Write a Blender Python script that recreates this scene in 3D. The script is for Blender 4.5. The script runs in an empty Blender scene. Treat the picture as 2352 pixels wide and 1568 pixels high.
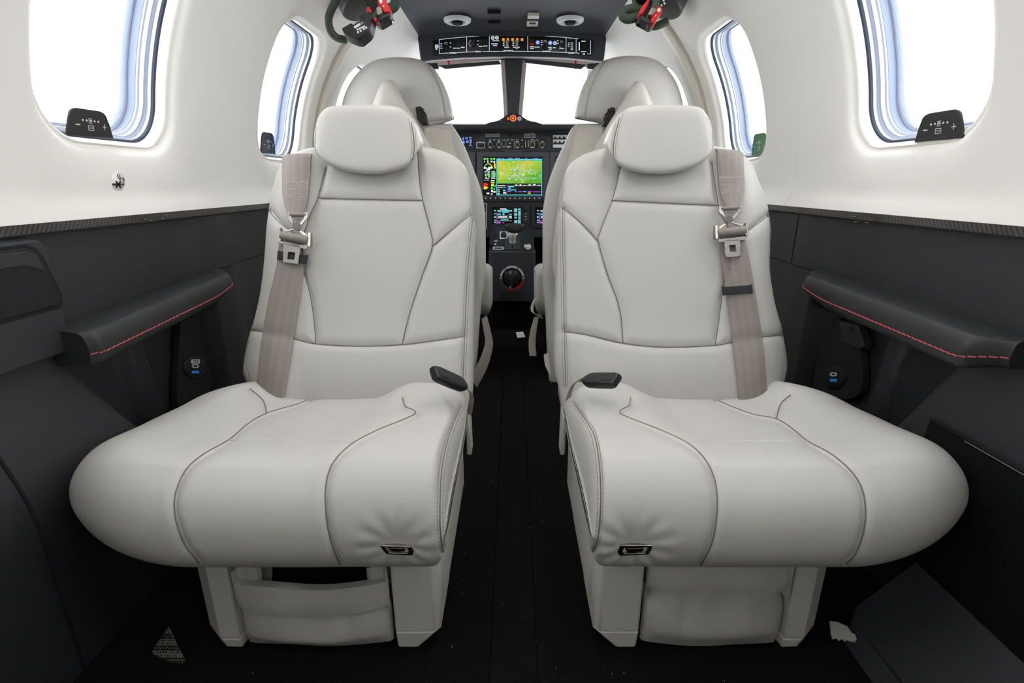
import bpy, bmesh, math, random
import numpy as np
from mathutils import Vector, Matrix
from mathutils.bvhtree import BVHTree
from mathutils.kdtree import KDTree
random.seed(7); np.random.seed(7)
S = bpy.context.scene
COL = S.collection
# ---------------------------------------------------------------- camera (18 mm, 0.62 m above the cabin floor)
F = 1176.0; CU = 1176.0; CV = 784.0; H = 0.62
PITCH = math.atan2(366.0, F); cp, sp = math.cos(PITCH), math.sin(PITCH)
CAM = np.array([0.0, 0.0, H])
cd = bpy.data.cameras.new('camera'); cam = bpy.data.objects.new('camera', cd); COL.objects.link(cam)
cd.sensor_width = 36; cd.lens = 18; cd.clip_start = 0.02; cd.clip_end = 200
cam.location = CAM; cam.rotation_euler = (math.pi/2 - PITCH, 0, 0)
S.camera = cam

def ray(u, v):
    x = (u-CU)/F; y = -(v-CV)/F
    return np.array([x, cp+y*sp, -sp+y*cp])
def P(u, v, Y=None, Z=None, X=None):
    "a measured point of the photograph at a known depth, height or side distance"
    d = ray(u, v)
    t = Y/d[1] if Y is not None else ((Z-H)/d[2] if Z is not None else X/d[0])
    return CAM + d*t
def proj(V):
    r = np.asarray(V) - CAM
    dep = r[:, 1]*cp - r[:, 2]*sp; up = r[:, 1]*sp + r[:, 2]*cp
    return np.stack([CU+F*r[:, 0]/dep, CV-F*up/dep], 1)
def pchip(xs, ys, q):
    xs = np.asarray(xs, float); ys = np.asarray(ys, float); q = np.asarray(q, float)
    if len(xs) < 3: return np.interp(q, xs, ys)
    h = np.diff(xs); dl = np.diff(ys)/h
    m = np.zeros(len(xs)); m[0] = dl[0]; m[-1] = dl[-1]
    for i in range(1, len(xs)-1):
        if dl[i-1]*dl[i] > 0:
            w1 = 2*h[i]+h[i-1]; w2 = h[i]+2*h[i-1]
            m[i] = (w1+w2)/(w1/dl[i-1]+w2/dl[i])
    q = np.clip(q, xs[0], xs[-1])
    k = np.clip(np.searchsorted(xs, q)-1, 0, len(h)-1)
    t = (q-xs[k])/h[k]
    return ((2*t**3-3*t**2+1)*ys[k] + (t**3-2*t**2+t)*h[k]*m[k] + (-2*t**3+3*t**2)*ys[k+1] + (t**3-t**2)*h[k]*m[k+1])
def sstep(x, a, b):
    t = np.clip((np.asarray(x, float)-a)/(b-a), 0, 1); return t*t*(3-2*t)
def resample(pts, step=None, n=None):
    "Catmull-Rom through points, evenly spaced"
    p = np.asarray(pts, float)
    if len(p) == 2: dense = np.array([p[0]+(p[1]-p[0])*t for t in np.linspace(0, 1, 60)])
    else:
        e = np.vstack([2*p[0]-p[1], p, 2*p[-1]-p[-2]]); out = []
        for i in range(1, len(e)-2):
            a, b, c, d = e[i-1], e[i], e[i+1], e[i+2]
            for t in np.linspace(0, 1, 24, endpoint=False):
                out.append(0.5*((2*b)+(-a+c)*t+(2*a-5*b+4*c-d)*t*t+(-a+3*b-3*c+d)*t**3))
        out.append(p[-1]); dense = np.array(out)
    s = np.concatenate([[0], np.cumsum(np.linalg.norm(np.diff(dense, axis=0), axis=1))])
    if n is None: n = max(2, int(round(s[-1]/step))+1)
    q = np.linspace(0, s[-1], n)
    return np.stack([np.interp(q, s, dense[:, k]) for k in range(p.shape[1])], 1)

# ---------------------------------------------------------------- materials
def srgb(r, g, b):
    f = lambda c: (c/12.92 if c <= 0.04045 else ((c+0.055)/1.055)**2.4)
    return (f(r/255), f(g/255), f(b/255), 1)
def mat(name, col, rough=0.5, metal=0.0, bump=None, emit=None, spec=0.5, var=None, coat=0, sheen=0):
    m = bpy.data.materials.new(name); m.use_nodes = True
    nt = m.node_tree; b = nt.nodes['Principled BSDF']
    b.inputs['Base Color'].default_value = col; b.inputs['Roughness'].default_value = rough
    b.inputs['Metallic'].default_value = metal; b.inputs['Specular IOR Level'].default_value = spec
    if coat: b.inputs['Coat Weight'].default_value = coat
    if sheen: b.inputs['Sheen Weight'].default_value = sheen
    tc = nt.nodes.new('ShaderNodeTexCoord')
    if var:     # (scale, amount): soft colour variation of the material itself
        n = nt.nodes.new('ShaderNodeTexNoise'); n.inputs['Scale'].default_value = var[0]; n.inputs['Detail'].default_value = 4
        nt.links.new(tc.outputs['Object'], n.inputs['Vector'])
        mx = nt.nodes.new('ShaderNodeMix'); mx.data_type = 'RGBA'; mx.inputs[0].default_value = 1
        k = 1-var[1]; k2 = 1+var[1]
        mx.inputs[6].default_value = (col[0]*k, col[1]*k, col[2]*k, 1); mx.inputs[7].default_value = (col[0]*k2, col[1]*k2, col[2]*k2, 1)
        nt.links.new(n.outputs['Fac'], mx.inputs[0]); nt.links.new(mx.outputs[2], b.inputs['Base Color'])
    if bump:    # list of (kind, scale, strength, distance)
        prev = None
        for kind, sc, st, di in bump:
            if kind == 'noise':
                t = nt.nodes.new('ShaderNodeTexNoise'); t.inputs['Scale'].default_value = sc; t.inputs['Detail'].default_value = 3; o = t.outputs['Fac']
            else:
                t = nt.nodes.new('ShaderNodeTexVoronoi'); t.inputs['Scale'].default_value = sc; o = t.outputs['Distance']
            nt.links.new(tc.outputs['Object'], t.inputs['Vector'])
            bp = nt.nodes.new('ShaderNodeBump'); bp.inputs['Strength'].default_value = st; bp.inputs['Distance'].default_value = di
            nt.links.new(o, bp.inputs['Height'])
            if prev: nt.links.new(prev.outputs['Normal'], bp.inputs['Normal'])
            prev = bp
        nt.links.new(prev.outputs['Normal'], b.inputs['Normal'])
    if emit:
        b.inputs['Emission Color'].default_value = emit[0]; b.inputs['Emission Strength'].default_value = emit[1]
    return m
M = {}
M['leather'] = mat('cream_leather', srgb(195, 193, 188), 0.46, bump=[('voronoi', 900, 0.10, 0.0006), ('noise', 60, 0.10, 0.002)], spec=0.35)
M['leather_side'] = mat('cream_leather_side', srgb(192, 190, 185), 0.5, bump=[('voronoi', 800, 0.1, 0.0006)], spec=0.35)
M['seam'] = mat('seam_thread', srgb(122, 117, 108), 0.8)  # thread tone darkened to carry the shade in the seam crease
M['stitch'] = mat('stitch_thread', srgb(160, 155, 145), 0.8)
M['liner'] = mat('cream_liner', srgb(240, 238, 233), 0.6, bump=[('noise', 700, 0.06, 0.0006)], spec=0.25)
M['ledge'] = mat('cream_plastic', srgb(226, 221, 210), 0.5, spec=0.3)
M['plastic'] = mat('cream_shell', srgb(210, 206, 198), 0.5, bump=[('noise', 900, 0.05, 0.0005)], spec=0.35)
M['shell_dark'] = mat('beige_shell', srgb(190, 184, 172), 0.5, spec=0.35)
M['belt'] = mat('taupe_webbing', srgb(146, 137, 131), 0.6, sheen=0.1)
M['belt2'] = mat('cream_webbing', srgb(196, 190, 180), 0.65)
M['nickel'] = mat('nickel', srgb(168, 163, 155), 0.24, 1.0)
M['nickel_b'] = mat('brushed_nickel', srgb(160, 157, 150), 0.4, 1.0)
M['darkmetal'] = mat('dark_chrome', srgb(120, 116, 110), 0.18, 1.0)
M['black'] = mat('black_plastic', srgb(34, 35, 38), 0.45, bump=[('noise', 900, 0.1, 0.0005)])
M['rubber'] = mat('black_rubber', srgb(40, 41, 44), 0.7)
M['gloss'] = mat('gloss_black', srgb(16, 17, 19), 0.2)
M['hole'] = mat('deep_black', srgb(8, 8, 9), 0.8)
M['wall_dark'] = mat('dark_slate_panel', srgb(43, 44, 48), 0.52, bump=[('noise', 600, 0.3, 0.0008)], spec=0.5, var=(9, 0.06))
M['wall_dark2'] = mat('charcoal_panel', srgb(34, 35, 38), 0.66, bump=[('noise', 500, 0.2, 0.0008)], spec=0.25)
M['pad'] = mat('black_leather', srgb(42, 43, 45), 0.5, bump=[('voronoi', 800, 0.25, 0.0006)], spec=0.5)
M['carpet'] = mat('black_carpet', srgb(25, 24, 24), 0.95, bump=[('noise', 900, 0.9, 0.004), ('noise', 150, 0.5, 0.003)], spec=0.1, var=(420, 0.5))
M['carpet2'] = mat('black_carpet_wall', srgb(26, 27, 28), 0.95, bump=[('noise', 800, 0.9, 0.003)], spec=0.1, var=(400, 0.4))
M['overhead'] = mat('charcoal_headliner', srgb(58, 60, 66), 0.62, bump=[('noise', 700, 0.15, 0.0006)], spec=0.3)
M['panel'] = mat('panel_grey', srgb(58, 60, 66), 0.55, spec=0.4)
M['panel_d'] = mat('panel_dark', srgb(34, 35, 39), 0.5)
M['bezel'] = mat('bezel_grey', srgb(70, 72, 78), 0.5)
M['white'] = mat('white_print', srgb(225, 226, 228), 0.6)
M['white_lit'] = mat('white_backlit', srgb(220, 225, 235), 0.6, emit=((0.8, 0.88, 1, 1), 0.55))
M['blue_lit'] = mat('blue_backlit', srgb(120, 150, 235), 0.6, emit=((0.22, 0.38, 1, 1), 0.6))
M['red_thread'] = mat('red_thread', srgb(205, 88, 96), 0.7)
M['red'] = mat('red_plastic', srgb(206, 30, 34), 0.4)
M['orange'] = mat('orange_lens', srgb(255, 150, 20), 0.4, emit=((1, 0.42, 0.03, 1), 0.7))
M['orange2'] = mat('orange_button', srgb(240, 110, 50), 0.4, emit=((1, 0.25, 0.06, 1), 0.5))
M['green_hose'] = mat('green_fabric_hose', srgb(62, 76, 62), 0.75, bump=[('noise', 500, 0.4, 0.001)])
M['ring'] = mat('vent_ring', srgb(222, 225, 228), 0.35, 0.0)
M['post'] = mat('post_grey', srgb(62, 62, 66), 0.6)
M['pink'] = mat('post_edge_cream', srgb(222, 206, 196), 0.6)
M['seal_b'] = mat('window_seal_blue', srgb(118, 130, 154), 0.5)  # band colours that paint the reflections in the window pane edges
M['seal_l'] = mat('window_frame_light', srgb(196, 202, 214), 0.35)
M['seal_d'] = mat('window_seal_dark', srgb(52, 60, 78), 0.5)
M['paper'] = mat('frayed_backing', srgb(186, 188, 180), 0.9)
M['blue'] = mat('usb_blue', srgb(40, 110, 190), 0.4, emit=((0.03, 0.2, 0.6, 1), 0.25))
M['sticker'] = mat('clear_sticker', srgb(240, 239, 235), 0.25)
M['belt_stitch'] = mat('belt_stitch', srgb(205, 198, 192), 0.8)
M['ink'] = mat('black_ink', srgb(30, 30, 30), 0.6)
M['gold'] = mat('knob_ring', srgb(190, 188, 150), 0.4, 0.3)
def emitm(name, c, s=1.0):
    k = srgb(*c); k = tuple(x*.92 for x in k[:3])+(1,); return mat(name, (k[0]*.3, k[1]*.3, k[2]*.3, 1), 0.4, emit=(k, s))
for n_, c_ in dict(e_green=(90, 235, 90), e_cyan=(70, 215, 225), e_white=(235, 240, 240), e_red=(235, 30, 30), e_yellow=(235, 215, 40), e_mag=(190, 90, 220), e_blue=(110, 150, 235), e_teal=(120, 190, 200)).items():
    M[n_] = emitm(n_, c_)
M['screen'] = mat('dark_screen', srgb(6, 8, 10), 0.15)
# web ribbing
def webbing(m, vec_scale):
    nt = m.node_tree; b = nt.nodes['Principled BSDF']
    uv = nt.nodes.new('ShaderNodeUVMap'); mp = nt.nodes.new('ShaderNodeMapping'); mp.inputs['Scale'].default_value = vec_scale
    w = nt.nodes.new('ShaderNodeTexChecker'); w.inputs['Scale'].default_value = 1
    nt.links.new(uv.outputs['UV'], mp.inputs['Vector']); nt.links.new(mp.outputs['Vector'], w.inputs['Vector'])
    bp = nt.nodes.new('ShaderNodeBump'); bp.inputs['Strength'].default_value = 0.35; bp.inputs['Distance'].default_value = 0.0008
    nt.links.new(w.outputs['Fac'], bp.inputs['Height']); nt.links.new(bp.outputs['Normal'], b.inputs['Normal'])
    # lengthwise woven bands
    sx = nt.nodes.new('ShaderNodeSeparateXYZ'); nt.links.new(uv.outputs['UV'], sx.inputs[0])
    mt = nt.nodes.new('ShaderNodeMath'); mt.operation = 'PINGPONG'; mt.inputs[1].default_value = 0.14; nt.links.new(sx.outputs[0], mt.inputs[0])
    rp = nt.nodes.new('ShaderNodeMapRange'); rp.inputs[1].default_value = 0.0; rp.inputs[2].default_value = 0.14
    nt.links.new(mt.outputs[0], rp.inputs[0])
    mx = nt.nodes.new('ShaderNodeMix'); mx.data_type = 'RGBA'; nt.links.new(rp.outputs[0], mx.inputs[0])
    c = b.inputs['Base Color'].default_value
    mx.inputs[6].default_value = (c[0]*.93, c[1]*.93, c[2]*.93, 1); mx.inputs[7].default_value = (c[0]*1.05, c[1]*1.05, c[2]*1.05, 1)
    nt.links.new(mx.outputs[2], b.inputs['Base Color'])
webbing(M['belt'], (22, 220, 1))
# carbon fibre
def carbon():
    m = mat('carbon_fibre', srgb(40, 40, 42), 0.3, coat=0.4); nt = m.node_tree; b = nt.nodes['Principled BSDF']
    tc = nt.nodes.new('ShaderNodeTexCoord'); mp = nt.nodes.new('ShaderNodeMapping'); mp.inputs['Rotation'].default_value = (0.6, 0, 0)
    w = nt.nodes.new('ShaderNodeTexWave'); w.bands_direction = 'Y'; w.inputs['Scale'].default_value = 55; w.inputs['Distortion'].default_value = 0.6
    nt.links.new(tc.outputs['Object'], mp.inputs['Vector']); nt.links.new(mp.outputs['Vector'], w.inputs['Vector'])
    mx = nt.nodes.new('ShaderNodeMix'); mx.data_type = 'RGBA'; mx.inputs[6].default_value = srgb(26, 26, 28); mx.inputs[7].default_value = srgb(74, 72, 72)
    nt.links.new(w.outputs['Fac'], mx.inputs[0]); nt.links.new(mx.outputs[2], b.inputs['Base Color']); return m
M['carbon'] = carbon()
def mesh_metal():
    m = mat('perforated_metal', srgb(150, 145, 135), 0.35, 0.9); nt = m.node_tree; b = nt.nodes['Principled BSDF']
    tc = nt.nodes.new('ShaderNodeTexCoord'); v = nt.nodes.new('ShaderNodeTexVoronoi'); v.inputs['Scale'].default_value = 260; v.inputs['Randomness'].default_value = 0.15
    nt.links.new(tc.outputs['Object'], v.inputs['Vector'])
    r = nt.nodes.new('ShaderNodeValToRGB'); r.color_ramp.elements[0].position = 0.38; r.color_ramp.elements[0].color = (0.02, 0.02, 0.02, 1)
    r.color_ramp.elements[1].position = 0.5; r.color_ramp.elements[1].color = srgb(190, 184, 172)
    nt.links.new(v.outputs['Distance'], r.inputs[0]); nt.links.new(r.outputs[0], b.inputs['Base Color']); return m
M['mesh'] = mesh_metal()
def map_mat():
    m = mat('moving_map', (0, 0, 0, 1), 0.3); nt = m.node_tree; b = nt.nodes['Principled BSDF']
    tc = nt.nodes.new('ShaderNodeTexCoord')
    n = nt.nodes.new('ShaderNodeTexNoise'); n.inputs['Scale'].default_value = 9; n.inputs['Detail'].default_value = 6
    g = nt.nodes.new('ShaderNodeTexGradient'); mp = nt.nodes.new('ShaderNodeMapping'); mp.inputs['Rotation'].default_value = (0, 0.6, 0); mp.inputs['Scale'].default_value = (4, 4, 4); mp.inputs['Location'].default_value = (0.1, 0, 0.75-3)
    nt.links.new(tc.outputs['Object'], n.inputs['Vector'])
    sx = nt.nodes.new('ShaderNodeSeparateXYZ'); nt.links.new(tc.outputs['Object'], sx.inputs[0])
    a = nt.nodes.new('ShaderNodeMath'); a.operation = 'MULTIPLY_ADD'; a.inputs[1].default_value = 2.4; a.inputs[2].default_value = -0.1
    nt.links.new(sx.outputs[2], a.inputs[0])       # towards sand in the north
    a2 = nt.nodes.new('ShaderNodeMath'); a2.operation = 'MULTIPLY_ADD'; a2.inputs[1].default_value = -1.1; nt.links.new(sx.outputs[0], a2.inputs[0]); nt.links.new(a.outputs[0], a2.inputs[2])
    ad = nt.nodes.new('ShaderNodeMath'); ad.operation = 'ADD'; nt.links.new(n.outputs['Fac'], ad.inputs[0]); nt.links.new(a2.outputs[0], ad.inputs[1])
    r = nt.nodes.new('ShaderNodeValToRGB'); cr = r.color_ramp
    cr.elements[0].position = 0.5; cr.elements[0].color = srgb(88, 172, 30)
    cr.elements[1].position = 0.9; cr.elements[1].color = srgb(235, 200, 100)
    e = cr.elements.new(0.68); e.color = srgb(170, 200, 50)
    nt.links.new(ad.outputs[0], r.inputs[0]); nt.links.new(r.outputs[0], b.inputs['Emission Color']); b.inputs['Emission Strength'].default_value = 1.0
    return m
M['map'] = map_mat()
def glass(name, tint=(1, 1, 1, 1)):
    m = bpy.data.materials.new(name); m.use_nodes = True; nt = m.node_tree
    for n in list(nt.nodes):
        if n.type == 'BSDF_PRINCIPLED': nt.nodes.remove(n)
    out = [n for n in nt.nodes if n.type == 'OUTPUT_MATERIAL'][0]
    t = nt.nodes.new('ShaderNodeBsdfTransparent'); t.inputs[0].default_value = tint
    g = nt.nodes.new('ShaderNodeBsdfGlossy'); g.inputs['Roughness'].default_value = 0.02
    lw = nt.nodes.new('ShaderNodeLayerWeight'); lw.inputs[0].default_value = 0.5; fr = nt.nodes.new('ShaderNodeMath'); fr.operation = 'POWER'; fr.inputs[1].default_value = 5; nt.links.new(lw.outputs['Facing'], fr.inputs[0])
    mx = nt.nodes.new('ShaderNodeMixShader')
    nt.links.new(fr.outputs[0], mx.inputs[0]); nt.links.new(t.outputs[0], mx.inputs[1]); nt.links.new(g.outputs[0], mx.inputs[2]); nt.links.new(mx.outputs[0], out.inputs[0])
    return m
M['glass'] = glass('window_glass'); M['glass_dim'] = glass('dimmed_window_glass', (.15, .16, .18, 1))

# ---------------------------------------------------------------- scene helpers
ORG = {}
def setp(o, label=None, cat=None, group=None, kind=None):
    if label: o['label'] = label
    if cat: o['category'] = cat
    if group: o['group'] = group
    if kind: o['kind'] = kind
    return o
def thing(name, loc, label, cat, group=None):
    o = bpy.data.objects.new(name, None); COL.objects.link(o); o.location = loc; o.empty_display_size = 0.05
    ORG[o.name] = np.array(loc, float); return setp(o, label, cat, group)
def mesh_obj(name, V, Fc, mats, parent=None, mi=None, angle=35, bevel=0, uv=None, origin=None):
    V = np.asarray(V, float)
    if parent is not None: org = ORG[parent.name]
    else:
        org = np.array(origin, float) if origin is not None else np.array([*(V.max(0)+V.min(0))[:2]/2, V[:, 2].min()])
    me = bpy.data.meshes.new(name)
    me.from_pydata((V-org).tolist(), [], [list(map(int, f)) for f in Fc])
    for m in (mats if isinstance(mats, (list, tuple)) else [mats]): me.materials.append(M[m] if isinstance(m, str) else m)
    if mi is not None: me.polygons.foreach_set('material_index', np.asarray(mi, dtype=np.int32))
    me.polygons.foreach_set('use_smooth', np.ones(len(me.polygons), dtype=bool))
    if uv is not None:
        l = me.uv_layers.new(name='UVMap'); idx = np.zeros(len(me.loops), dtype=np.int32); me.loops.foreach_get('vertex_index', idx)
        l.data.foreach_set('uv', np.asarray(uv, dtype=np.float32)[idx].ravel())
    me.update()
    if angle is not None and angle < 180: me.set_sharp_from_angle(angle=math.radians(angle))
    o = bpy.data.objects.new(name, me); COL.objects.link(o)
    if parent is not None:
        o.parent = parent
    else: o.location = org
    ORG[o.name] = org
    if bevel:
        b = o.modifiers.new('edge', 'BEVEL'); b.width = bevel; b.segments = 2; b.limit_method = 'ANGLE'; b.angle_limit = math.radians(40)
    return o
def grid_faces(nr, nc, wrap=False, flip=False):
    r = np.arange(nr-1)[:, None]; c = np.arange(nc if wrap else nc-1)[None, :]; c2 = (c+1) % nc
    q = np.stack([r*nc+c, r*nc+c2, (r+1)*nc+c2, (r+1)*nc+c], -1).reshape(-1, 4)
    return q[:, ::-1] if flip else q

class Pl:
    "a plane in the place; pt() is the measured point on it"
    def __init__(s, p0, n): s.p0 = np.array(p0, float); n = np.array(n, float); s.n = n/np.linalg.norm(n)
    def pt(s, u, v, off=0.0):
        d = ray(u, v); q = s.p0 + s.n*off
        t = np.dot(q-CAM, s.n)/np.dot(d, s.n); return CAM + d*t
class Fr:
    "local frame: x right, y up, z out"
    def __init__(s, o, ex, ey): s.o = np.array(o, float); s.ex = np.array(ex, float)/np.linalg.norm(ex); s.ey = np.array(ey, float)/np.linalg.norm(ey); s.ez = np.cross(s.ex, s.ey)
    def pt(s, x, y, z=0.0): return s.o + s.ex*x + s.ey*y + s.ez*z
class MB:
    def __init__(s): s.v = []; s.f = []; s.m = []; s.mats = []
    def mi(s, m):
        if m not in s.mats: s.mats.append(m)
        return s.mats.index(m)
    def add(s, V, Fc, m):
        b = len(s.v); s.v += [tuple(x) for x in V]; k = s.mi(m)
        for f in Fc: s.f.append([b+int(i) for i in f]); s.m.append(k)
        return s
    def prism(s, pl, poly, o0, o1, m, hole=None, persp=True):
        "outline in the plane; extruded from offset o0 to o1 along the plane's normal"
        base = [pl.pt(a, b) for a, b in poly]; n = pl.n if isinstance(pl, Pl) else pl.ez
        k = len(poly)
        V = [p+n*o0 for p in base]+[p+n*o1 for p in base]
        Fs = [[i, (i+1) % k, k+(i+1) % k, k+i] for i in range(k)]
        if hole is None: Fs += [list(range(k, 2*k)), list(range(k-1, -1, -1))]
        else:
            hb = [pl.pt(a, b) for a, b in hole]; h = len(hole)
            V += [p+n*o0 for p in hb]+[p+n*o1 for p in hb]; o = 2*k
            Fs += [[o+(i+1) % h, o+i, o+h+i, o+h+(i+1) % h] for i in range(h)]
            # bridge outer and inner by nearest angle
            def strip(ob, hb_):
                A = np.array([V[i] for i in ob]); B = np.array([V[i] for i in hb_]); out = []
                i = 0; j = int(np.argmin(np.linalg.norm(B-A[0], axis=1))); j0 = j; ci = cj = 0
                while ci < len(ob) or cj < len(hb_):
                    a, b = ob[i % len(ob)], hb_[j % len(hb_)]; a2, b2 = ob[(i+1) % len(ob)], hb_[(j+1) % len(hb_)]
                    da = np.linalg.norm(np.array(V[a2])-np.array(V[b])); db = np.linalg.norm(np.array(V[a])-np.array(V[b2]))
                    if cj >= len(hb_) or (ci < len(ob) and da <= db): out.append([a, a2, b]); i += 1; ci += 1
                    else: out.append([a, b2, b]); j += 1; cj += 1
                return out
            Fs += strip(list(range(k, 2*k)), list(range(o+h, o+2*h))); Fs += [f[::-1] for f in strip(list(range(k)), list(range(o, o+h)))]
        # orientation: make faces point outwards
        return s.add(V, Fs, m)
    def tube(s, pts, r, m, n=8, cap=True, closed=False):
        p = np.asarray(pts, float); k = len(p); r = np.full(k, r) if np.isscalar(r) else np.asarray(r)
        t = np.gradient(p, axis=0); t /= np.linalg.norm(t, axis=1)[:, None]+1e-12
        a = np.array([0, 0, 1.]) if abs(t[0][2]) < 0.9 else np.array([1., 0, 0])
        V = []
        for i in range(k):
            a = a - t[i]*np.dot(a, t[i]); a /= np.linalg.norm(a)+1e-12; b = np.cross(t[i], a)
            for j in range(n):
                w = 2*math.pi*j/n; V.append(p[i]+r[i]*(a*math.cos(w)+b*math.sin(w)))
        Fs = grid_faces(k, n, True).tolist()
        if cap: Fs += [list(range(n-1, -1, -1)), list(range((k-1)*n, k*n))]
        return s.add(V, Fs, m)
    def cyl(s, p0, p1, r, m, n=24, r1=None, bev=0.0):
        p0 = np.array(p0, float); p1 = np.array(p1, float); r1 = r if r1 is None else r1
        if bev:
            d = (p1-p0)/np.linalg.norm(p1-p0); return s.tube_r([p0, p0+d*1e-5, p1-d*bev, p1-d*bev*.3, p1], [r, r, r1, r1-bev*.4, r1-bev], m, n)
        return s.tube_r([p0, p1], [r, r1], m, n)
    def tube_r(s, pts, r, m, n):
        p = np.asarray(pts, float); t = p[-1]-p[0]; t /= np.linalg.norm(t)
        a = np.array([0, 0, 1.]) if abs(t[2]) < 0.9 else np.array([1., 0, 0]); a = a-t*np.dot(a, t); a /= np.linalg.norm(a); b = np.cross(t, a)
        V = [p[i]+r[i]*(a*math.cos(2*math.pi*j/n)+b*math.sin(2*math.pi*j/n)) for i in range(len(p)) for j in range(n)]
        k = len(p); Fs = grid_faces(k, n, True).tolist()+[list(range(n-1, -1, -1)), list(range((k-1)*n, k*n))]
        return s.add(V, Fs, m)
    def box(s, lo, hi, m):
        x0, y0, z0 = lo; x1, y1, z1 = hi
        V = [(x0, y0, z0), (x1, y0, z0), (x1, y1, z0), (x0, y1, z0), (x0, y0, z1), (x1, y0, z1), (x1, y1, z1), (x0, y1, z1)]
        return s.add(V, [[3, 2, 1, 0], [4, 5, 6, 7], [0, 1, 5, 4], [1, 2, 6, 5], [2, 3, 7, 6], [3, 0, 4, 7]], m)
    def zprism(s, poly, z0, z1, m, taper=None):
        k = len(poly); t = taper or poly
        V = [(a, b, z0) for a, b in t]+[(a, b, z1) for a, b in poly]
        return s.add(V, [[i, (i+1) % k, k+(i+1) % k, k+i] for i in range(k)]+[list(range(k, 2*k)), list(range(k-1, -1, -1))], m)
    def build(s, name, parent=None, angle=35, bevel=0, fix=True):
        o = mesh_obj(name, s.v, s.f, s.mats, parent, s.m, angle, bevel)
        if fix:
            bm = bmesh.new(); bm.from_mesh(o.data); bmesh.ops.recalc_face_normals(bm, faces=bm.faces); bm.to_mesh(o.data); bm.free()
        return o
def rr(u0, v0, u1, v1, r, n=6):
    out = []
    for cx, cy, a0 in ((u1-r, v0+r, -90), (u1-r, v1-r, 0), (u0+r, v1-r, 90), (u0+r, v0+r, 180)):
        for i in range(n+1):
            a = math.radians(a0+90*i/n); out.append((cx+r*math.cos(a), cy+r*math.sin(a)))
    return out
def rect(u0, v0, u1, v1): return [(u0, v0), (u1, v0), (u1, v1), (u0, v1)]
def circ(u, v, r, n=28, ry=None): return [(u+r*math.cos(2*math.pi*i/n), v+(ry or r)*math.sin(2*math.pi*i/n)) for i in range(n)]
def line_poly(pts, w):
    p = np.asarray(pts, float); t = np.gradient(p, axis=0); t /= np.linalg.norm(t, axis=1)[:, None]+1e-9
    n = np.stack([-t[:, 1], t[:, 0]], 1)*w/2
    return [tuple(x) for x in (p+n)]+[tuple(x) for x in (p-n)[::-1]]
_tc = {}
def text_mesh(body):
    if body not in _tc:
        c = bpy.data.curves.new('lettering', 'FONT'); c.body = body; c.align_x = 'CENTER'; c.align_y = 'CENTER'; c.size = 1; c.resolution_u = 2
        o = bpy.data.objects.new('lettering', c); COL.objects.link(o); bpy.context.view_layer.update()
        me = bpy.data.meshes.new_from_object(o.evaluated_get(bpy.context.evaluated_depsgraph_get()))
        _tc[body] = ([tuple(v.co) for v in me.vertices], [list(p.vertices) for p in me.polygons])
        bpy.data.objects.remove(o); bpy.data.meshes.remove(me); bpy.data.curves.remove(c)
    return _tc[body]
def add_text(mb, pl, body, u, v, h, m, off=0.0006, sx=1.0):
    "lettering of capital height about 0.7 h centred on u, v (plane pixels or frame metres)"
    V, Fs = text_mesh(body); sy = -1 if isinstance(pl, Pl) else 1
    mb.add([pl.pt(u+x*h*sx, v+sy*y*h)+(pl.n if isinstance(pl, Pl) else pl.ez)*off for x, y, z in V], Fs, m)

# ---------------------------------------------------------------- pillow: an upholstered block inside a measured outline
def pillow(uL, uR, vT, vB, Yc, b, n=4, nc=120, ns=120, disp=None, pts=None):
    """uL,uR: functions of s (0 top..1 bottom); vT,vB: functions of c (-1..1); Yc(s) mid depth; b half thickness.
    returns V (front grid then back grid), faces, front index grid"""
    c = -np.cos(np.linspace(0, math.pi, nc)); c = 0.55*c+0.45*np.linspace(-1, 1, nc)
    s = 0.5-0.5*np.cos(np.linspace(0, math.pi, ns)); s = 0.55*s+0.45*np.linspace(0, 1, ns)
    Cg, Sg = np.meshgrid(c, s)
    UL = uL(Sg); UR = uR(Sg); U = UL+(UR-UL)*(Cg+1)/2
    vt = vT(Cg); vb = vB(Cg); Vv = vt+(vb-vt)*Sg
    Y = Yc(Sg)
    x = (U-CU)/F; y = -(Vv-CV)/F
    dy = cp+y*sp; dz = -sp+y*cp; t = Y/dy
    base = np.stack([x*t, Y, H+dz*t], -1)
    th = np.clip(1-np.abs(Cg)**n, 0, 1)**(1/n)*np.clip(1-np.abs(2*Sg-1)**n, 0, 1)**(1/n)
    bb = b(Sg) if callable(b) else b
    d = bb*th
    dv = np.stack([x, dy, dz], -1); base0 = base.copy(); dd_ = d - (disp(Cg, Sg)*th if disp is not None else 0)
    front = base - dv*(dd_/dy)[..., None]; back = base.copy(); back[..., 1] += d
    return front, back, Cg, Sg
def pillow_mesh(front, back):
    ns, nc, _ = front.shape
    N = ns*nc
    V = np.vstack([front.reshape(-1, 3), back.reshape(-1, 3)])
    # weld the rim by reusing front rim vertices for the back grid
    idx = np.arange(N).reshape(ns, nc); bidx = idx+N
    rim = np.zeros((ns, nc), bool); rim[0] = rim[-1] = True; rim[:, 0] = rim[:, -1] = True
    bidx = np.where(rim, idx, bidx)
    ff = np.stack([idx[:-1, :-1], idx[1:, :-1], idx[1:, 1:], idx[:-1, 1:]], -1).reshape(-1, 4)
    bf = np.stack([bidx[:-1, :-1], bidx[:-1, 1:], bidx[1:, 1:], bidx[1:, :-1]], -1).reshape(-1, 4)
    used = np.zeros(2*N, bool); used[:N] = True; used[bidx[~rim]] = True
    remap = np.cumsum(used)-1
    return V[used], remap[np.vstack([ff, bf])]
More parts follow.
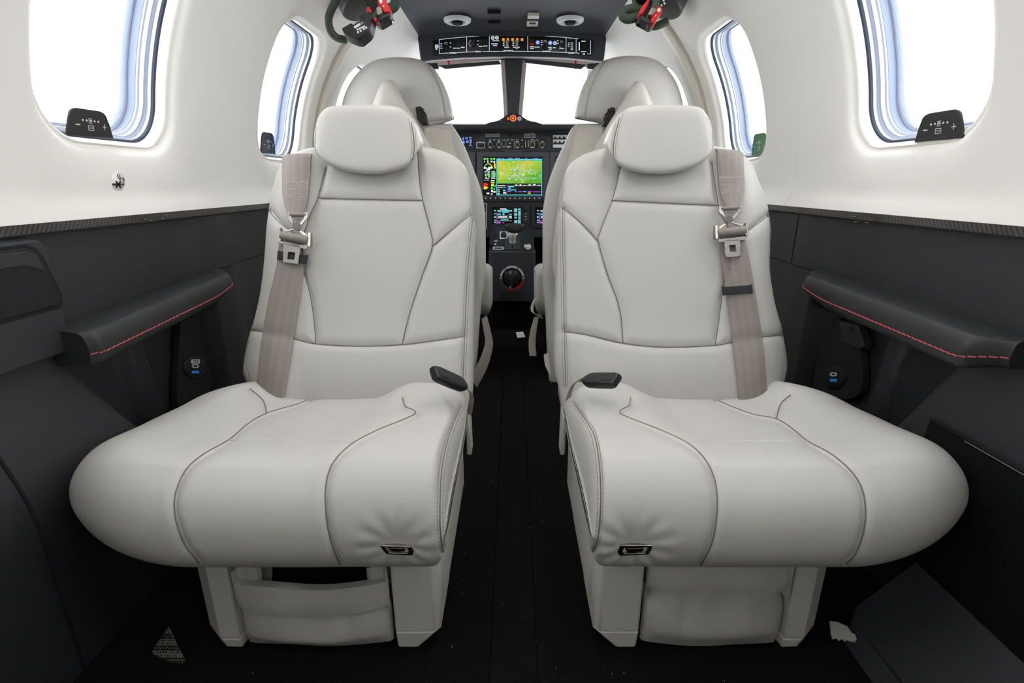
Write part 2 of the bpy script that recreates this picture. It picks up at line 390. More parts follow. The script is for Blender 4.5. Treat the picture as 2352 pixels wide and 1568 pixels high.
def vnormals(V, Fc):
    Fc = np.asarray(Fc); n = np.cross(V[Fc[:, 2]]-V[Fc[:, 0]], V[Fc[:, 3]]-V[Fc[:, 1]])
    out = np.zeros_like(V)
    for k in range(4): np.add.at(out, Fc[:, k], n)
    return out/(np.linalg.norm(out, axis=1)[:, None]+1e-15)
def carve(V, Fc, lines, w=3.2, d=0.0022, w2=13, d2=0.0028, facing=True):
    "press upholstery seams into the surface along measured lines"
    N = vnormals(V, Fc); uv = proj(V)
    pts = np.vstack([resample(l, 2.0) for l in lines])
    kd = KDTree(len(pts))
    for i, p in enumerate(pts): kd.insert((p[0], p[1], 0), i)
    kd.balance()
    lo = pts.min(0)-40; hi = pts.max(0)+40
    ok = (uv[:, 0] > lo[0]) & (uv[:, 0] < hi[0]) & (uv[:, 1] > lo[1]) & (uv[:, 1] < hi[1])
    if facing: ok &= (np.einsum('ij,ij->i', N, CAM-V) > 0)
    r = np.full(len(V), 1e3)
    for i in np.nonzero(ok)[0]: r[i] = kd.find((uv[i, 0], uv[i, 1], 0))[2]
    dd = d*np.exp(-(r/w)**2)+d2*np.exp(-(r/w2)**2)
    return V - N*dd[:, None]
def bvh(V, Fc): return BVHTree.FromPolygons([tuple(v) for v in V], [tuple(map(int, f)) for f in Fc])
def cast(tree, u, v):
    d = Vector(ray(u, v)).normalized(); h = tree.ray_cast(Vector(CAM), d)
    if h[0] is None: return None, None
    n = h[1]
    if n.dot(d) > 0: n = -n
    return np.array(h[0]), np.array(n)
def cast_line(tree, pts, step=4.0, off=0.0, n=None):
    out = []
    for u, v in resample(pts, step, n):
        p, nn = cast(tree, u, v)
        if p is not None: out.append(p+nn*off)
    # keep the longest run without jumps
    runs = [[]]
    for p in out:
        if runs[-1] and np.linalg.norm(p-runs[-1][-1]) > 0.03: runs.append([])
        runs[-1].append(p)
    return np.array(max(runs, key=len))
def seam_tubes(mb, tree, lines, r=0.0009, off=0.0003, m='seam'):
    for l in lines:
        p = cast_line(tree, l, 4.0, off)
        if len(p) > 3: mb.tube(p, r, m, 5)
def stitches(mb, tree, line, m='stitch', spacing=0.005, dash=0.0034, r=0.00055, off=0.0004):
    p = cast_line(tree, line, 3.0, off)
    if len(p) < 4: return
    q = resample(p[::2], spacing)
    for i in range(len(q)-1):
        a = q[i]; b = q[i]+(q[i+1]-q[i])*(dash/spacing); mb.tube([a, b], r, m, 4)
def shift(line, du, dv=0): return [(a+du, b+dv) for a, b in line]
# ================================================================ THE SETTING
R0 = 0.604; ZC = 0.63                      # fuselage section
def struct(name, V, Fc, mats, mi=None, angle=35, bevel=0):
    o = mesh_obj(name, V, Fc, mats, None, mi, angle, bevel); o['kind'] = 'structure'; return o
def smb(mb, name, angle=35, bevel=0, fix=True):
    o = mb.build(name, None, angle, bevel, fix); o['kind'] = 'structure'; return o
def rrad(a, hw, hh, r):
    "radius of a rounded rectangle along direction a"
    d = np.array([math.cos(a), math.sin(a)]); lo, hi = 0.0, 2.0
    for _ in range(40):
        m = (lo+hi)/2; q = np.abs(d*m)-np.array([hw-r, hh-r])
        s = np.linalg.norm(np.maximum(q, 0))+min(max(q[0], q[1]), 0)-r
        if s < 0: lo = m
        else: hi = m
    return lo
def wpt(sg, Y, s, dr=0.0):
    ph = s/R0; return (sg*(R0+dr)*math.cos(ph), Y, ZC+(R0+dr)*math.sin(ph))
S0 = R0*math.asin((0.57-ZC)/R0); S1 = R0*math.acos(0.34/R0)
SC, SH = 0.206, 0.162
def bay(V, Fc, sg, Ya, Yb, Yc, hw, hh, sc, rad):
    cor = [math.atan2(b-sc, a-Yc) for a in (Ya, Yb) for b in (S0, S1)]
    ang = sorted(set([round(x, 6) for x in list(np.linspace(-math.pi, math.pi, 120, endpoint=False))+cor]))
    n = len(ang); rings = []
    for a in ang:
        ca, sa = math.cos(a), math.sin(a)
        ro = min(((Yb-Yc)/ca if ca > 1e-9 else (Ya-Yc)/ca if ca < -1e-9 else 9), ((S1-sc)/sa if sa > 1e-9 else (S0-sc)/sa if sa < -1e-9 else 9))
        col = []
        for ins, dep in ((0.006, 0.032), (0.003, 0.018)):
            rh = rrad(a, hw-ins, hh-ins, rad); col.append(wpt(sg, Yc+ca*rh, sc+sa*rh, dep))
        rh = rrad(a, hw, hh, rad)
        for q in np.concatenate([np.linspace(0, 0.12, 7), np.linspace(0.16, 1, 10)]):
            rq = rh+(ro-rh)*q; d = (rq-rh)
            low = 1.0+0.9*max(0, -sa)**2*(d > 0)
            dr = 0.011*math.exp(-(d/0.010)**2)+0.004*low*math.exp(-(d/0.032)**2)
            if q == 1: dr = 0
            y_, s_ = Yc+ca*rq, sc+sa*rq
            dr -= 0.010*float(1-sstep(s_, S0, S0+0.035))
            col.append(wpt(sg, y_, s_, dr))
        rings.append(col)
    k = len(rings[0]); b = len(V); V += [p for c in rings for p in c]
    for i in range(n):
        for j in range(k-1):
            i2 = (i+1) % n; Fc.append([b+i*k+j, b+i2*k+j, b+i2*k+j+1, b+i*k+j+1])
PITCHW = 0.597; YC0 = 0.850
cab = [YC0+PITCHW*k for k in (-2, -1, 0, 1)]
YA = cab[0]-PITCHW/2
COCK = dict(Ya=cab[-1]+PITCHW/2, Yb=2.5, Yc=2.06, hw=0.25, hh=0.14, sc=0.235, rad=0.10)
wallobj = {}
for sg, nm in ((-1, 'wall_left'), (1, 'wall_right')):
    V, Fc = [], []
    for yc in cab: bay(V, Fc, sg, yc-PITCHW/2, yc+PITCHW/2, yc, 0.1325, SH, SC, 0.066)
    bay(V, Fc, sg, **COCK)
    bm = bmesh.new(); me = bpy.data.meshes.new('t'); me.from_pydata(V, [], Fc); bm.from_mesh(me)
    bmesh.ops.remove_doubles(bm, verts=bm.verts, dist=0.0004); bm.verts.index_update()
    V = [tuple(v.co) for v in bm.verts]; Fc = [[v.index for v in f.verts] for f in bm.faces]; bm.free(); bpy.data.meshes.remove(me)
    wallobj[sg] = struct(nm, V, Fc, ['liner'], angle=70)
    wallobj[sg]['label'] = 'cream curved cabin sidewall with the window openings on the %s' % ('left' if sg < 0 else 'right')
# windows: stepped frame rings, coloured to paint the pane-edge reflections, and two panes
wn = 0
def window(sg, yc, hw, hh, sc, rad, dark):
    global wn; wn += 1
    ang = np.linspace(-math.pi, math.pi, 120, endpoint=False)
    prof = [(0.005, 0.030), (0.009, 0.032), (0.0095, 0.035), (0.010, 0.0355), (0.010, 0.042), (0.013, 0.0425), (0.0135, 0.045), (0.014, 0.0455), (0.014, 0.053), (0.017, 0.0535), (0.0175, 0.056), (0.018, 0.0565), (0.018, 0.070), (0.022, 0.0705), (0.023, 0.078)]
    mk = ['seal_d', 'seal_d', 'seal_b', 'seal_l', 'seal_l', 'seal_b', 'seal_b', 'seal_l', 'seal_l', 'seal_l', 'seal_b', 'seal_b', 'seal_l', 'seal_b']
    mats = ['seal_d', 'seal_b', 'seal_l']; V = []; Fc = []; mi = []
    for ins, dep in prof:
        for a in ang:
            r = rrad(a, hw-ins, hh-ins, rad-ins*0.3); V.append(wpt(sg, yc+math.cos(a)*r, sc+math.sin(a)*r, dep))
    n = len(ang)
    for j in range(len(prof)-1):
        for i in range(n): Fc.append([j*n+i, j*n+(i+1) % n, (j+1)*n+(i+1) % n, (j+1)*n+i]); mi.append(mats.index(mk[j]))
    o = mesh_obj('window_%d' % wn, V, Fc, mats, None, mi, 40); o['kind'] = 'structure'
    for ins, dep in ((0.012, 0.044), (0.021, 0.074)):
        V = []; Fc = []; rs = np.linspace(0, 1, 9)
        for q in rs:
            for a in ang:
                r = rrad(a, hw-ins, hh-ins, rad-ins*0.3)*q; V.append(wpt(sg, yc+math.cos(a)*r, sc+math.sin(a)*r, dep))
        Fc = grid_faces(9, n, True).tolist()
        mesh_obj('pane', V, Fc, 'glass', o, angle=180)
    return o
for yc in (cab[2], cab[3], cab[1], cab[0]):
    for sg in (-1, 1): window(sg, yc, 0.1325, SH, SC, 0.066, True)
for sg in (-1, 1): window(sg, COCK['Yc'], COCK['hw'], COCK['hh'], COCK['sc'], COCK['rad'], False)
# ceiling: cream over the cabin, charcoal over the cockpit
def ceil_grid(Ya, Yb, ny, cock=False):
    V = []
    for Y in np.linspace(Ya, Yb, ny):
        for x in np.linspace(-0.34, 0.34, 41):
            z = ZC+math.sqrt(R0*R0-x*x)
            if cock:
                zf = 1.129+0.012*(1-(x/0.34)**2)+0.004*math.sin((Y-1.7)*9)*(1-(x/0.34)**4)
                z = zf
            V.append((x, Y, z))
    return V, grid_faces(ny, 41)
V, Fc = ceil_grid(YA, 1.55, 40); struct('ceiling', V, Fc, 'liner', angle=180)
V, Fc = ceil_grid(1.55, 2.14, 30, True)
ov = mesh_obj('cockpit_headliner', V, Fc, 'overhead', None, angle=180); ov['kind'] = 'structure'; ov['label'] = 'charcoal headliner over the cockpit'
mb = MB(); mb.tube([(x, 1.545, ZC+math.sqrt(R0*R0-x*x)) for x in np.linspace(-.34, .34, 30)]+[], 0.006, 'liner')
V = []
for x in np.linspace(-0.34, 0.34, 31): V += [(x, 1.55, ZC+math.sqrt(R0*R0-x*x)+.003), (x, 1.55, 1.127+0.012*(1-(x/0.34)**2))]
mb.add(V, [[2*i, 2*i+2, 2*i+3, 2*i+1] for i in range(30)], 'liner'); smb(mb, 'trim_1')
# arched frame between cabin and cockpit, with its dark gap line
for sg in (-1, 1):
    mb = MB(); V = []
    ss = np.linspace(S0, S1, 50); prof = [(1.640, 0.002), (1.640, -0.010), (1.650, -0.013), (1.675, -0.013), (1.685, -0.010), (1.70, 0.002)]
    for s in ss: V += [wpt(sg, y, s, d) for y, d in prof]
    mb.add(V, grid_faces(50, len(prof)), 'ledge')
    mb.tube([wpt(sg, 1.637, s, -0.002) for s in ss], 0.0035, 'shell_dark', 6)
    smb(mb, 'trim_%d' % (2 if sg < 0 else 3))
# faint vertical joint in the right-hand liner
mb = MB(); mb.tube([wpt(1, cab[2]+PITCHW/2, s, 0.0005-0.010*float(1-sstep(s, S0, S0+0.035))) for s in np.linspace(S0, S1, 40)], 0.0011, 'ledge', 6); smb(mb, 'trim_4')
mb = MB(); mb.tube([wpt(-1, cab[2]+PITCHW/2, s, 0.001-0.010*float(1-sstep(s, S0, S0+0.035))) for s in np.linspace(S0, S1, 40)], 0.0008, 'liner', 6); smb(mb, 'trim_5')
# carbon trim strips below the liner
for sg, k in ((-1, 6), (1, 7)):
    mb = MB(); Ys = [-1.26, 1.1, 1.105, 1.72] if sg > 0 else [-1.26, 1.72]
    prof = [(-0.596, 0.5735), (-0.594, 0.5735), (-0.5915, 0.572), (-0.5915, 0.559), (-0.594, 0.5565), (-0.604, 0.556), (-0.612, 0.5735)]
    segs = [(-1.26, 1.1), (1.104, 1.72)] if sg > 0 else [(-1.26, 1.72)]
    for q, (a, b) in enumerate(segs):
        dx = 0.003*q; n = len(prof); V = [(-sg*(x-dx), y, z) for y in (a, b) for x, z in prof]
        mb.add(V, [[i, (i+1) % n, n+(i+1) % n, n+i] for i in range(n)]+[list(range(n)), list(range(2*n-1, n-1, -1))], 'carbon')
    t = smb(mb, 'trim_%d' % k, bevel=0.0008)
    # small spring clip set in the strip
    mc = MB(); px = [(333, 492), (345, 496), (372, 491), (378, 484)] if sg < 0 else [(1963, 489), (1968, 501), (1993, 503), (2003, 495)]
    pl = Pl((sg*0.5912, 0, 0), (-sg, 0, 0))
    a = [(u_, v_+(11 if sg < 0 else 8)) for u_, v_ in px]
    for u, v in a: mc.prism(pl, rect(u-5, v-1.3, u+5, v+1.3), 0, 0.0016, 'nickel')
    mc.build('clip', t)
# ---- lower sidewalls
def lower_x(sg, Y, Z):
    x = 0.606-0.012*np.exp(-((Y-1.07)/0.05)**2)*(1 if sg < 0 else .6)
    yb = 0.648+(0.385-np.minimum(Z, .385))*0.55
    rec = sstep(Y, yb, yb+0.035)*(1-sstep(Y, 0.998, 1.022))*(1-sstep(Z, 0.375, 0.40))
    bul = (1-sstep(Y, yb-0.01, yb+0.02))*((0.036 if sg < 0 else 0.012)*(1-sstep(Z, 0.22, 0.40)))
    x = x + 0.036*rec - bul
    # soft vertical rib in the recess
    yr = 0.815 if sg < 0 else 0.80
    x = x - 0.022*rec*np.exp(-((Y-yr-(0.3-Z)*0.12)/0.026)**4)
    return x
ys = np.concatenate([np.linspace(YA, 0.5, 40), np.linspace(0.505, 1.12, 260), np.linspace(1.13, 2.5, 40)])
for sg in (-1, 1):
    zs = np.linspace(-0.005, 0.5575, 150); Yg, Zg = np.meshgrid(ys, zs)
    X = lower_x(sg, Yg, Zg)
    V = np.stack([sg*X, Yg, Zg], -1).reshape(-1, 3)
    lw = mesh_obj('lower_panel', V, grid_faces(len(zs), len(ys), flip=sg > 0), 'wall_dark', wallobj[sg], angle=180)
    lw['label'] = 'dark slate lower sidewall panel'
def wallx(sg, Y, Z): return float(lower_x(sg, np.array(Y), np.array(Z)))
# floor: carpet in strips
mb = MB(); mb.add([(-0.66, -1.27, 0), (0.66, -1.27, 0), (0.66, 2.5, 0), (-0.66, 2.5, 0)], [[0, 1, 2, 3]], 'carpet'); fl = smb(mb, 'floor')
for x0, x1 in ((-0.115, -0.030), (-0.029, 0.034), (0.035, 0.118)):
    m2 = MB(); m2.box((x0, 0.2, 0.0), (x1, 1.86, 0.004), 'carpet'); o = m2.build('carpet_strip', fl, bevel=0.002)
m2 = MB(); m2.box((-0.13, 1.868, 0.0), (0.13, 2.16, 0.006), 'carpet'); m2.build('carpet_strip', fl, bevel=0.002)
# aft bulkhead behind the camera
mb = MB()
n = 48; ring = [(R0*math.cos(a), YA-.001, ZC+R0*math.sin(a)) for a in np.linspace(-0.1, math.pi+0.1, n)]+[(-0.606, YA-.001, 0), (0.606, YA-.001, 0)]
mb.add(ring, [list(range(len(ring)))], 'liner'); smb(mb, 'wall_back')
# front of the cockpit: windscreen frame
pw = Pl((0, 2.5, 0), (0, -1, 0))
mb = MB()
top = [(940, 118), (1000, 134), (1085, 131), (1176, 129), (1270, 131), (1352, 134), (1412, 118), (1412, 156), (1352, 158), (1270, 148), (1200, 140), (1152, 140), (1085, 146), (1000, 158), (940, 156)]
mb.prism(pw, top, -0.02, 0.02, 'pink'); smb(mb, 'trim_8')
mb = MB()
mb.prism(pw, [(1158, 128), (1202, 128), (1191, 272), (1166, 272)], 0.02, 0.05, 'post')
mb.prism(pw, [(1149, 132), (1211, 132), (1198, 290), (1159, 290)], -0.03, 0.02, 'pink')
smb(mb, 'trim_9', bevel=0.003)
mb = MB()
for sg in (-1, 1):
    X0 = 0.50
    mb.add([(sg*X0, 2.5, 0.3), (sg*0.61, 2.5, 0.3), (sg*0.61, 2.5, 0.75), (sg*0.57, 2.5, 0.92), (sg*0.34, 2.5, 1.135), (sg*0.33, 2.5, 1.06), (sg*0.47, 2.5, 0.90)], [[0, 1, 2, 3, 6], [6, 3, 4, 5]], 'liner')
smb(mb, 'trim_10')
mb = MB(); mb.box((-0.34, 2.10, 1.128), (0.34, 2.52, 1.16), 'overhead'); smb(mb, 'trim_11')
for sg, k in ((-1, 1), (1, 2)):
    mb = MB(); mb.add([(sg*0.01, 2.52, 0.82), (sg*0.5, 2.52, 0.82), (sg*0.46, 2.52, 0.95), (sg*0.33, 2.52, 1.12), (sg*0.01, 2.52, 1.12)], [[0, 1, 2, 3, 4]], 'glass'); o = smb(mb, 'window_%d' % (wn+k))
    o['label'] = 'windscreen pane'
mb = MB(); mb.box((-0.6, 2.5, -0.01), (0.6, 2.52, 0.86), 'hole'); smb(mb, 'wall_front')

# ================================================================ SIDEWALL FITTINGS
def wall_frame(sg, Y, Z, x): return Fr((sg*x, Y, Z), (0, 1 if sg < 0 else -1, 0), (0, 0, 1))
# window dimmers
def dimmer(sg, quad, Xp, label, face, lit=False):
    pl = Pl((sg*Xp, 0, 0), (-sg, 0, 0)); (ul, vl), (ur, vr), h = quad
    a = pl.pt(ul, vl); b = pl.pt(ur, vr)
    W = np.linalg.norm(b-a); ex = (b-a)/W
    ph = (a[2]-ZC)/R0
    up = np.array([-sg*math.sin(0.12), 0, math.cos(0.12)])
    fr = Fr(a, ex, up); t = thing('window_dimmer', (a+b)/2, label, 'window switch', 'window dimmers')
    poly = [(0, 0), (W, 0)]
    hh = h*W
    c = [(W*0.93, hh*0.55), (W*0.88, hh*0.84), (W*0.83, hh*0.94), (W*0.75, hh*0.99), (W*0.25, hh*0.99), (W*0.17, hh*0.94), (W*0.12, hh*0.84), (W*0.07, hh*0.55)]
    mb = MB(); mb.prism(fr, poly+c, 0, 0.004, face); mb.build('housing', t, bevel=0.0012)
    mb = MB()
    for i in range(5): mb.prism(fr, circ(W*(0.34+0.083*i), hh*0.58, W*0.017, 12), 0.004, 0.0046, 'white')
    mb.prism(fr, rr(W*0.468, hh*0.49, W*0.532, hh*0.67, W*0.01), 0.004, 0.0043, 'white', hole=rr(W*0.476, hh*0.51, W*0.524, hh*0.65, W*0.008))
    mb.prism(fr, rect(W*0.19, hh*0.385, W*0.275, hh*0.425), 0.004, 0.0046, 'white')
    mb.prism(fr, rect(W*0.755, hh*0.395, W*0.845, hh*0.418), 0.004, 0.0046, 'white'); mb.prism(fr, rect(W*0.795, hh*0.30, W*0.805, hh*0.51), 0.004, 0.0046, 'white')
    bx = rr(W*0.44, hh*0.23, W*0.56, hh*0.42, W*0.015)
    mb.prism(fr, bx, 0.004, 0.0044, 'white', hole=rr(W*0.448, hh*0.25, W*0.552, hh*0.40, W*0.012))
    add_text(mb, fr, 'CABIN', W*0.5, hh*0.325, W*0.034, 'white', 0.0046)
    mb.build('markings', t, angle=180)
    return t
M['green_g'] = mat('green_film', srgb(28, 110, 40), 0.15, var=(60, .5))  # glossy green face with random tone
dimmer(-1, ((148, 309), (256, 318), 0.43), 0.620, 'black window dimmer at the foot of the near left window', 'black')
dimmer(1, ((2105, 327), (2219, 316), 0.44), 0.620, 'black window dimmer at the foot of the near right window', 'black')
dimmer(-1, ((596, 351), (630, 354), 0.62), 0.622, 'small black window dimmer in the far left window', 'gloss')
dimmer(1, ((1729, 358), (1765, 356), 0.62), 0.622, 'green-tinted window dimmer in the far right window', 'green_g')
# no smoking sticker
pl = Pl(P(270, 415, X=-0.6042), (1, 0, 0.0)); t = thing('no_smoking_sticker', pl.p0, 'round clear no smoking sticker under the near left window', 'sticker')
mb = MB(); mb.prism(pl, circ(270, 416, 16, 32, 24), 0.0, 0.0006, 'sticker'); mb.build('disc', t, angle=180)
mb = MB()
mb.prism(pl, rect(257, 421, 276, 426), 0.0007, 0.0012, 'ink'); mb.prism(pl, rect(278, 421, 280, 426), 0.0007, 0.0012, 'ink'); mb.prism(pl, rect(282, 421, 284, 426), 0.0007, 0.0012, 'ink')
for a, b in (((265, 416), (276, 431)), ((276, 416), (265, 431))): mb.prism(pl, line_poly([a, b], 3.2), 0.0008, 0.0014, 'ink')
mb.prism(pl, line_poly(resample([(271, 399), (268, 403), (271, 408), (275, 411), (274, 414)], 1.0), 1.2), 0.0007, 0.0012, 'ink')
mb.prism(pl, line_poly(resample([(274, 400), (274, 406), (279, 409), (283, 411), (283, 417)], 1.0), 1.2), 0.0007, 0.0012, 'ink')
mb.build('symbol', t, angle=180)
# armrests
def armrest(sg, Y0, Y1, label):
    V = []; ny = 90
    Ys = Y0+(Y1-Y0)*(0.5-0.5*np.cos(np.linspace(0, math.pi, ny)))
    for Y in Ys:
        q = (Y-Y0)/(Y1-Y0)
        w = 0.060*(1-0.55*sstep(q, 0.86, 1.0)**1.6)*(.8+.2*sstep(q, -.01, .03) if sg < 0 else .45+.55*sstep(q, -.01, .07))
        if q > 0.985: w *= 0.8
        hgt = 0.046*(1-0.45*sstep(q, 0.7, 1))*(1 if sg < 0 else .7+.3*sstep(q, 0, .1))
        zt = (0.432+0.020*q) if sg < 0 else (0.444+0.010*q)
        prof = [(0, zt+0.004), (w*0.35, zt+0.003), (w*0.76, zt), (w*0.88, zt-0.0025), (w*0.96, zt-0.009), (w*.995, zt-0.017), (w, zt-0.020), (w*0.99, zt-hgt*.7), (w*0.94, zt-hgt*.9), (w*0.78, zt-hgt), (w*0.3, zt-hgt), (0, zt-hgt)]
        rp = resample(prof, n=36); KS = int(np.argmin([abs(z_-(zt-0.0185))+(0 if a_ > w*.7 else 1) for a_, z_ in rp]))
        for a, z in rp: V.append((sg*(0.607-a), Y, z))
    Fc = grid_faces(ny, 36).tolist()+[list(range(36)), list(range((ny-1)*36, ny*36))]
    t = thing('armrest', (sg*0.6, (Y0+Y1)/2, 0.40), label, 'armrest', 'sidewall armrests')
    mb = MB(); mb.add(V, Fc, 'pad'); o = mb.build('pad', t, angle=60)
    mb = MB(); line = np.array([V[i*36+KS] for i in range(ny)]); line = line+np.array([-sg*0.0006, 0, 0])
    q = resample(line[2:-2], 0.0095)
    for i in range(len(q)-1): mb.tube([q[i], q[i]+(q[i+1]-q[i])*0.82+np.array([0, 0, 0.0008])], 0.0009, 'red_thread', 5)
    mb.build('stitching', t); return t
armrest(-1, 0.640, 1.035, 'black armrest pad with red stitching on the left sidewall')
armrest(1, 0.562, 0.998, 'black armrest pad with red stitching on the right sidewall')
# stowage panel at the near left edge
def ypoly(Pts, x0, x1, sg, m, mb):  # prism in the wall plane, from depth x0 to x1 inboard
    fr = Fr((sg*x0, 0, 0), (0, 1 if sg < 0 else -1, 0), (0, 0, 1)); k = 1 if sg < 0 else -1
    mb.prism(fr, [(k*y, z) for y, z in Pts], 0, x0-x1, m)
t = thing('stowage_panel', (-0.6, 0.55, 0.41), 'dark raised stowage panel with lidded pocket at the left edge', 'panel')
mb = MB(); ypoly([(0.20, 0.405), (0.640, 0.405), (0.650, 0.408), (0.655, 0.418), (0.655, 0.540), (0.650, 0.550), (0.640, 0.553), (0.20, 0.553)], 0.608, 0.588, -1, 'wall_dark', mb); mb.build('body', t, bevel=0.004)
lid = [(0.40, 0.468), (0.645, 0.468), (0.650, 0.472), (0.652, 0.480), (0.640, 0.528), (0.634, 0.539), (0.622, 0.544), (0.40, 0.544)]
c = np.array([0.55, 0.505])
mb = MB(); ypoly([(0.40, 0.4635), (0.648, 0.4635), (0.6545, 0.470), (0.6565, 0.480), (0.6445, 0.530), (0.637, 0.5425), (0.624, 0.5485), (0.40, 0.5485)], 0.590, 0.5874, -1, 'hole', mb); mb.build('gap', t)
mb = MB(); ypoly(lid, 0.590, 0.5855, -1, 'wall_dark2', mb); ld = mb.build('lid', t, bevel=0.0018)
mb = MB(); ypoly([(0.40, 0.528), (0.615, 0.524), (0.639, 0.514), (0.634, 0.535), (0.622, 0.541), (0.40, 0.541)], 0.587, 0.5846, -1, 'wall_dark', mb); mb.build('finger_recess', ld, bevel=0.001)
# vertical joint in the near left panel, and lower skirt
mb = MB(); 
jl = [(-wallx(-1, 0.522, z)+0.0005, 0.522, z) for z in np.linspace(0.0, 0.40, 30)]
mb.tube(jl, 0.0022, 'hole', 6); o = mb.build('panel_joint', wallobj[-1])
mb = MB(); mb.tube([(-wallx(-1, y, 0.4045)+0.0003, y, 0.4045) for y in np.linspace(-0.2, 0.65, 60)], 0.0012, 'hole', 6); mb.build('panel_joint', wallobj[-1])
# horizontal joint between the padded panel and the lower wall, both sides, and the step in the right one
for sg in (-1, 1):
    mb = MB(); mb.tube([(sg*(wallx(sg, y, 0.452)-0.0002), y, 0.452) for y in np.linspace(0.98, 1.7, 40)], 0.0013, 'hole', 6)
    mb.tube([(sg*(wallx(sg, y, 0.436)-0.0002), y, 0.436) for y in np.linspace(0.55, 0.99, 40)], 0.0013, 'hole', 6); mb.build('panel_joint', wallobj[sg])
mb = MB(); mb.tube([(wallx(1, 1.103, z)-0.0004, 1.103, z) for z in np.linspace(0.452, 0.556, 14)], 0.0012, 'hole', 6); mb.build('panel_joint', wallobj[1])
# USB outlet panels in the recess below each armrest
def usb_panel(sg, outline, centre, rad, port, icon, label):
    xp = 0.627; pl = Pl((sg*xp, 0, 0), (-sg, 0, 0))
    t = thing('outlet_panel', pl.pt(*centre), label, 'outlet panel', 'outlet panels below the armrests')
    mb = MB(); mb.prism(pl, resample(outline+[outline[0]], 6)[:-1].tolist(), -0.010, 0.003, 'wall_dark2'); mb.build('plate', t, bevel=0.0012)
    mb = MB(); mb.prism(pl, circ(*centre, rad, 36), 0.003, 0.005, 'gloss'); sk = mb.build('socket', t, bevel=0.0008)
    mb = MB(); u, v = port
    mb.prism(pl, rect(u-9, v-9, u+9, v+19), 0.005, 0.0054, 'hole'); mb.prism(pl, rr(u-8, v-6, u+8, v+3, 4.4), 0.0054, 0.0062, 'white', hole=rr(u-5, v-3.6, u+5, v+0.6, 2)); mb.prism(pl, rect(u-8, v+9, u+8, v+15), 0.0054, 0.006, 'blue')
    if icon:
        mb.prism(pl, rr(u-10, v-17, u+10, v-7, 2.5), 0.0054, 0.0062, 'white'); mb.prism(pl, rr(u-6, v-15, u+5, v-9.5, 1), 0.0062, 0.0065, 'ink', hole=rr(u-5, v-14, u+4, v-10.5, .5)); mb.prism(pl, rect(u+5.5, v-13.5, u+7, v-11), 0.0062, 0.0065, 'ink')
        mb.prism(pl, [(u, v-14), (u-2.5, v-12), (u-.5, v-12), (u-1, v-10.3), (u+1.6, v-12.7), (u-.2, v-12.7)], 0.0062, 0.0066, 'ink')
    for a, b in ((-14, 12), (16, -8)): mb.prism(pl, circ(u+a, v+b, 2.2, 10), 0.005, 0.0058, 'black')
    mb.build('usb_port', sk)
    return t
usb_panel(-1, [(412, 741), (455, 722), (456, 742), (464, 760), (482, 868), (478, 890), (466, 905), (430, 918), (405, 927)], (443, 842), 27, (442, 842), True, 'black outlet panel with battery symbol beside the left seat')
usb_panel(1, [(1914, 728), (1935, 735), (1978, 800), (1976, 905), (1902, 915), (1882, 905), (1872, 890), (1872, 868), (1884, 815)], (1921, 866), 28, (1921, 861), False, 'black outlet panel with round usb socket beside the right seat')
# bright edges and covers in the recesses
mb = MB(); pl = Pl((-0.634, 0, 0), (1, 0, 0))
mb.prism(pl, line_poly([(412, 741), (405, 930)], 2.4), 0.0, 0.006, 'bezel'); mb.prism(pl, line_poly([(300, 790), (337, 958)], 2.0), -0.004, 0.008, 'wall_dark'); mb.build('recess_edge', wallobj[-1])
t = thing('pocket_cover', P(2140, 880, X=0.63), 'charcoal pocket cover with a round button under the right armrest', 'cover')
pl = Pl((0.626, 0, 0), (-1, 0, 0)); mb = MB()
mb.prism(pl, resample([(2045, 985), (2070, 850), (2082, 826), (2100, 812), (2130, 805), (2240, 850), (2262, 880), (2250, 905), (2150, 985), (2110, 1030), (2045, 1020)], 8).tolist(), -0.02, 0.004, 'wall_dark2'); mb.build('cover', t, bevel=0.002)
mb = MB(); mb.prism(pl, circ(2231, 876, 11, 24), 0.004, 0.0065, 'black'); mb.build('button', t, bevel=0.001)
t = thing('hinge_bracket', P(1960, 780, X=0.62), 'small dark bracket under the front of the right armrest', 'bracket'); mb = MB()
pl = Pl((0.618, 0, 0), (-1, 0, 0)); mb.prism(pl, [(1933, 738), (1975, 745), (1990, 795), (1978, 802), (1938, 782)], -0.012, 0.004, 'wall_dark'); mb.build('plate', t, bevel=0.0015)
mb = MB(); mb.prism(pl, circ(1959, 754, 5, 14), 0.004, 0.006, 'black'); mb.build('screw', t)
# right kick wall: carpeted panel and slanted slate kick panel
V = []
yk = np.linspace(0.05, 0.66, 40)
for z in np.linspace(0.06, 0.300, 20):
    for y in yk:
        x = wallx(1, y, z)-0.006; V.append((x, y, z))
ck = mesh_obj('carpet_panel', V, grid_faces(20, 40), 'carpet2', wallobj[1], angle=180); ck['label'] = 'black carpeted kick panel'
mb = MB(); mb.tube([(wallx(1, y, 0.300)-0.0055, y, 0.300) for y in yk], 0.0022, 'hole', 6); mb.tube([(wallx(1, y, 0.297)-0.0072, y, 0.297) for y in np.linspace(0.05, 0.6, 30)], 0.0007, 'seam', 6); mb.build('panel_joint', wallobj[1])
mb = MB(); k = thing('kick_panel', (0.54, 0.4, 0), 'slanted dark slate kick panel on the right floor edge', 'panel')
mb.add([(0.465, 0.05, 0.0), (0.465, 0.56, 0.0), (0.50, 0.60, 0.03), (0.606, 0.62, 0.105), (0.606, 0.05, 0.105), (0.606, 0.62, 0.0), (0.606, 0.05, 0)], [[0, 1, 2, 3, 4], [1, 5, 3, 2], [0, 4, 6], [0, 6, 5, 1], [3, 5, 6, 4]], 'wall_dark'); mb.build('panel', k, bevel=0.003)
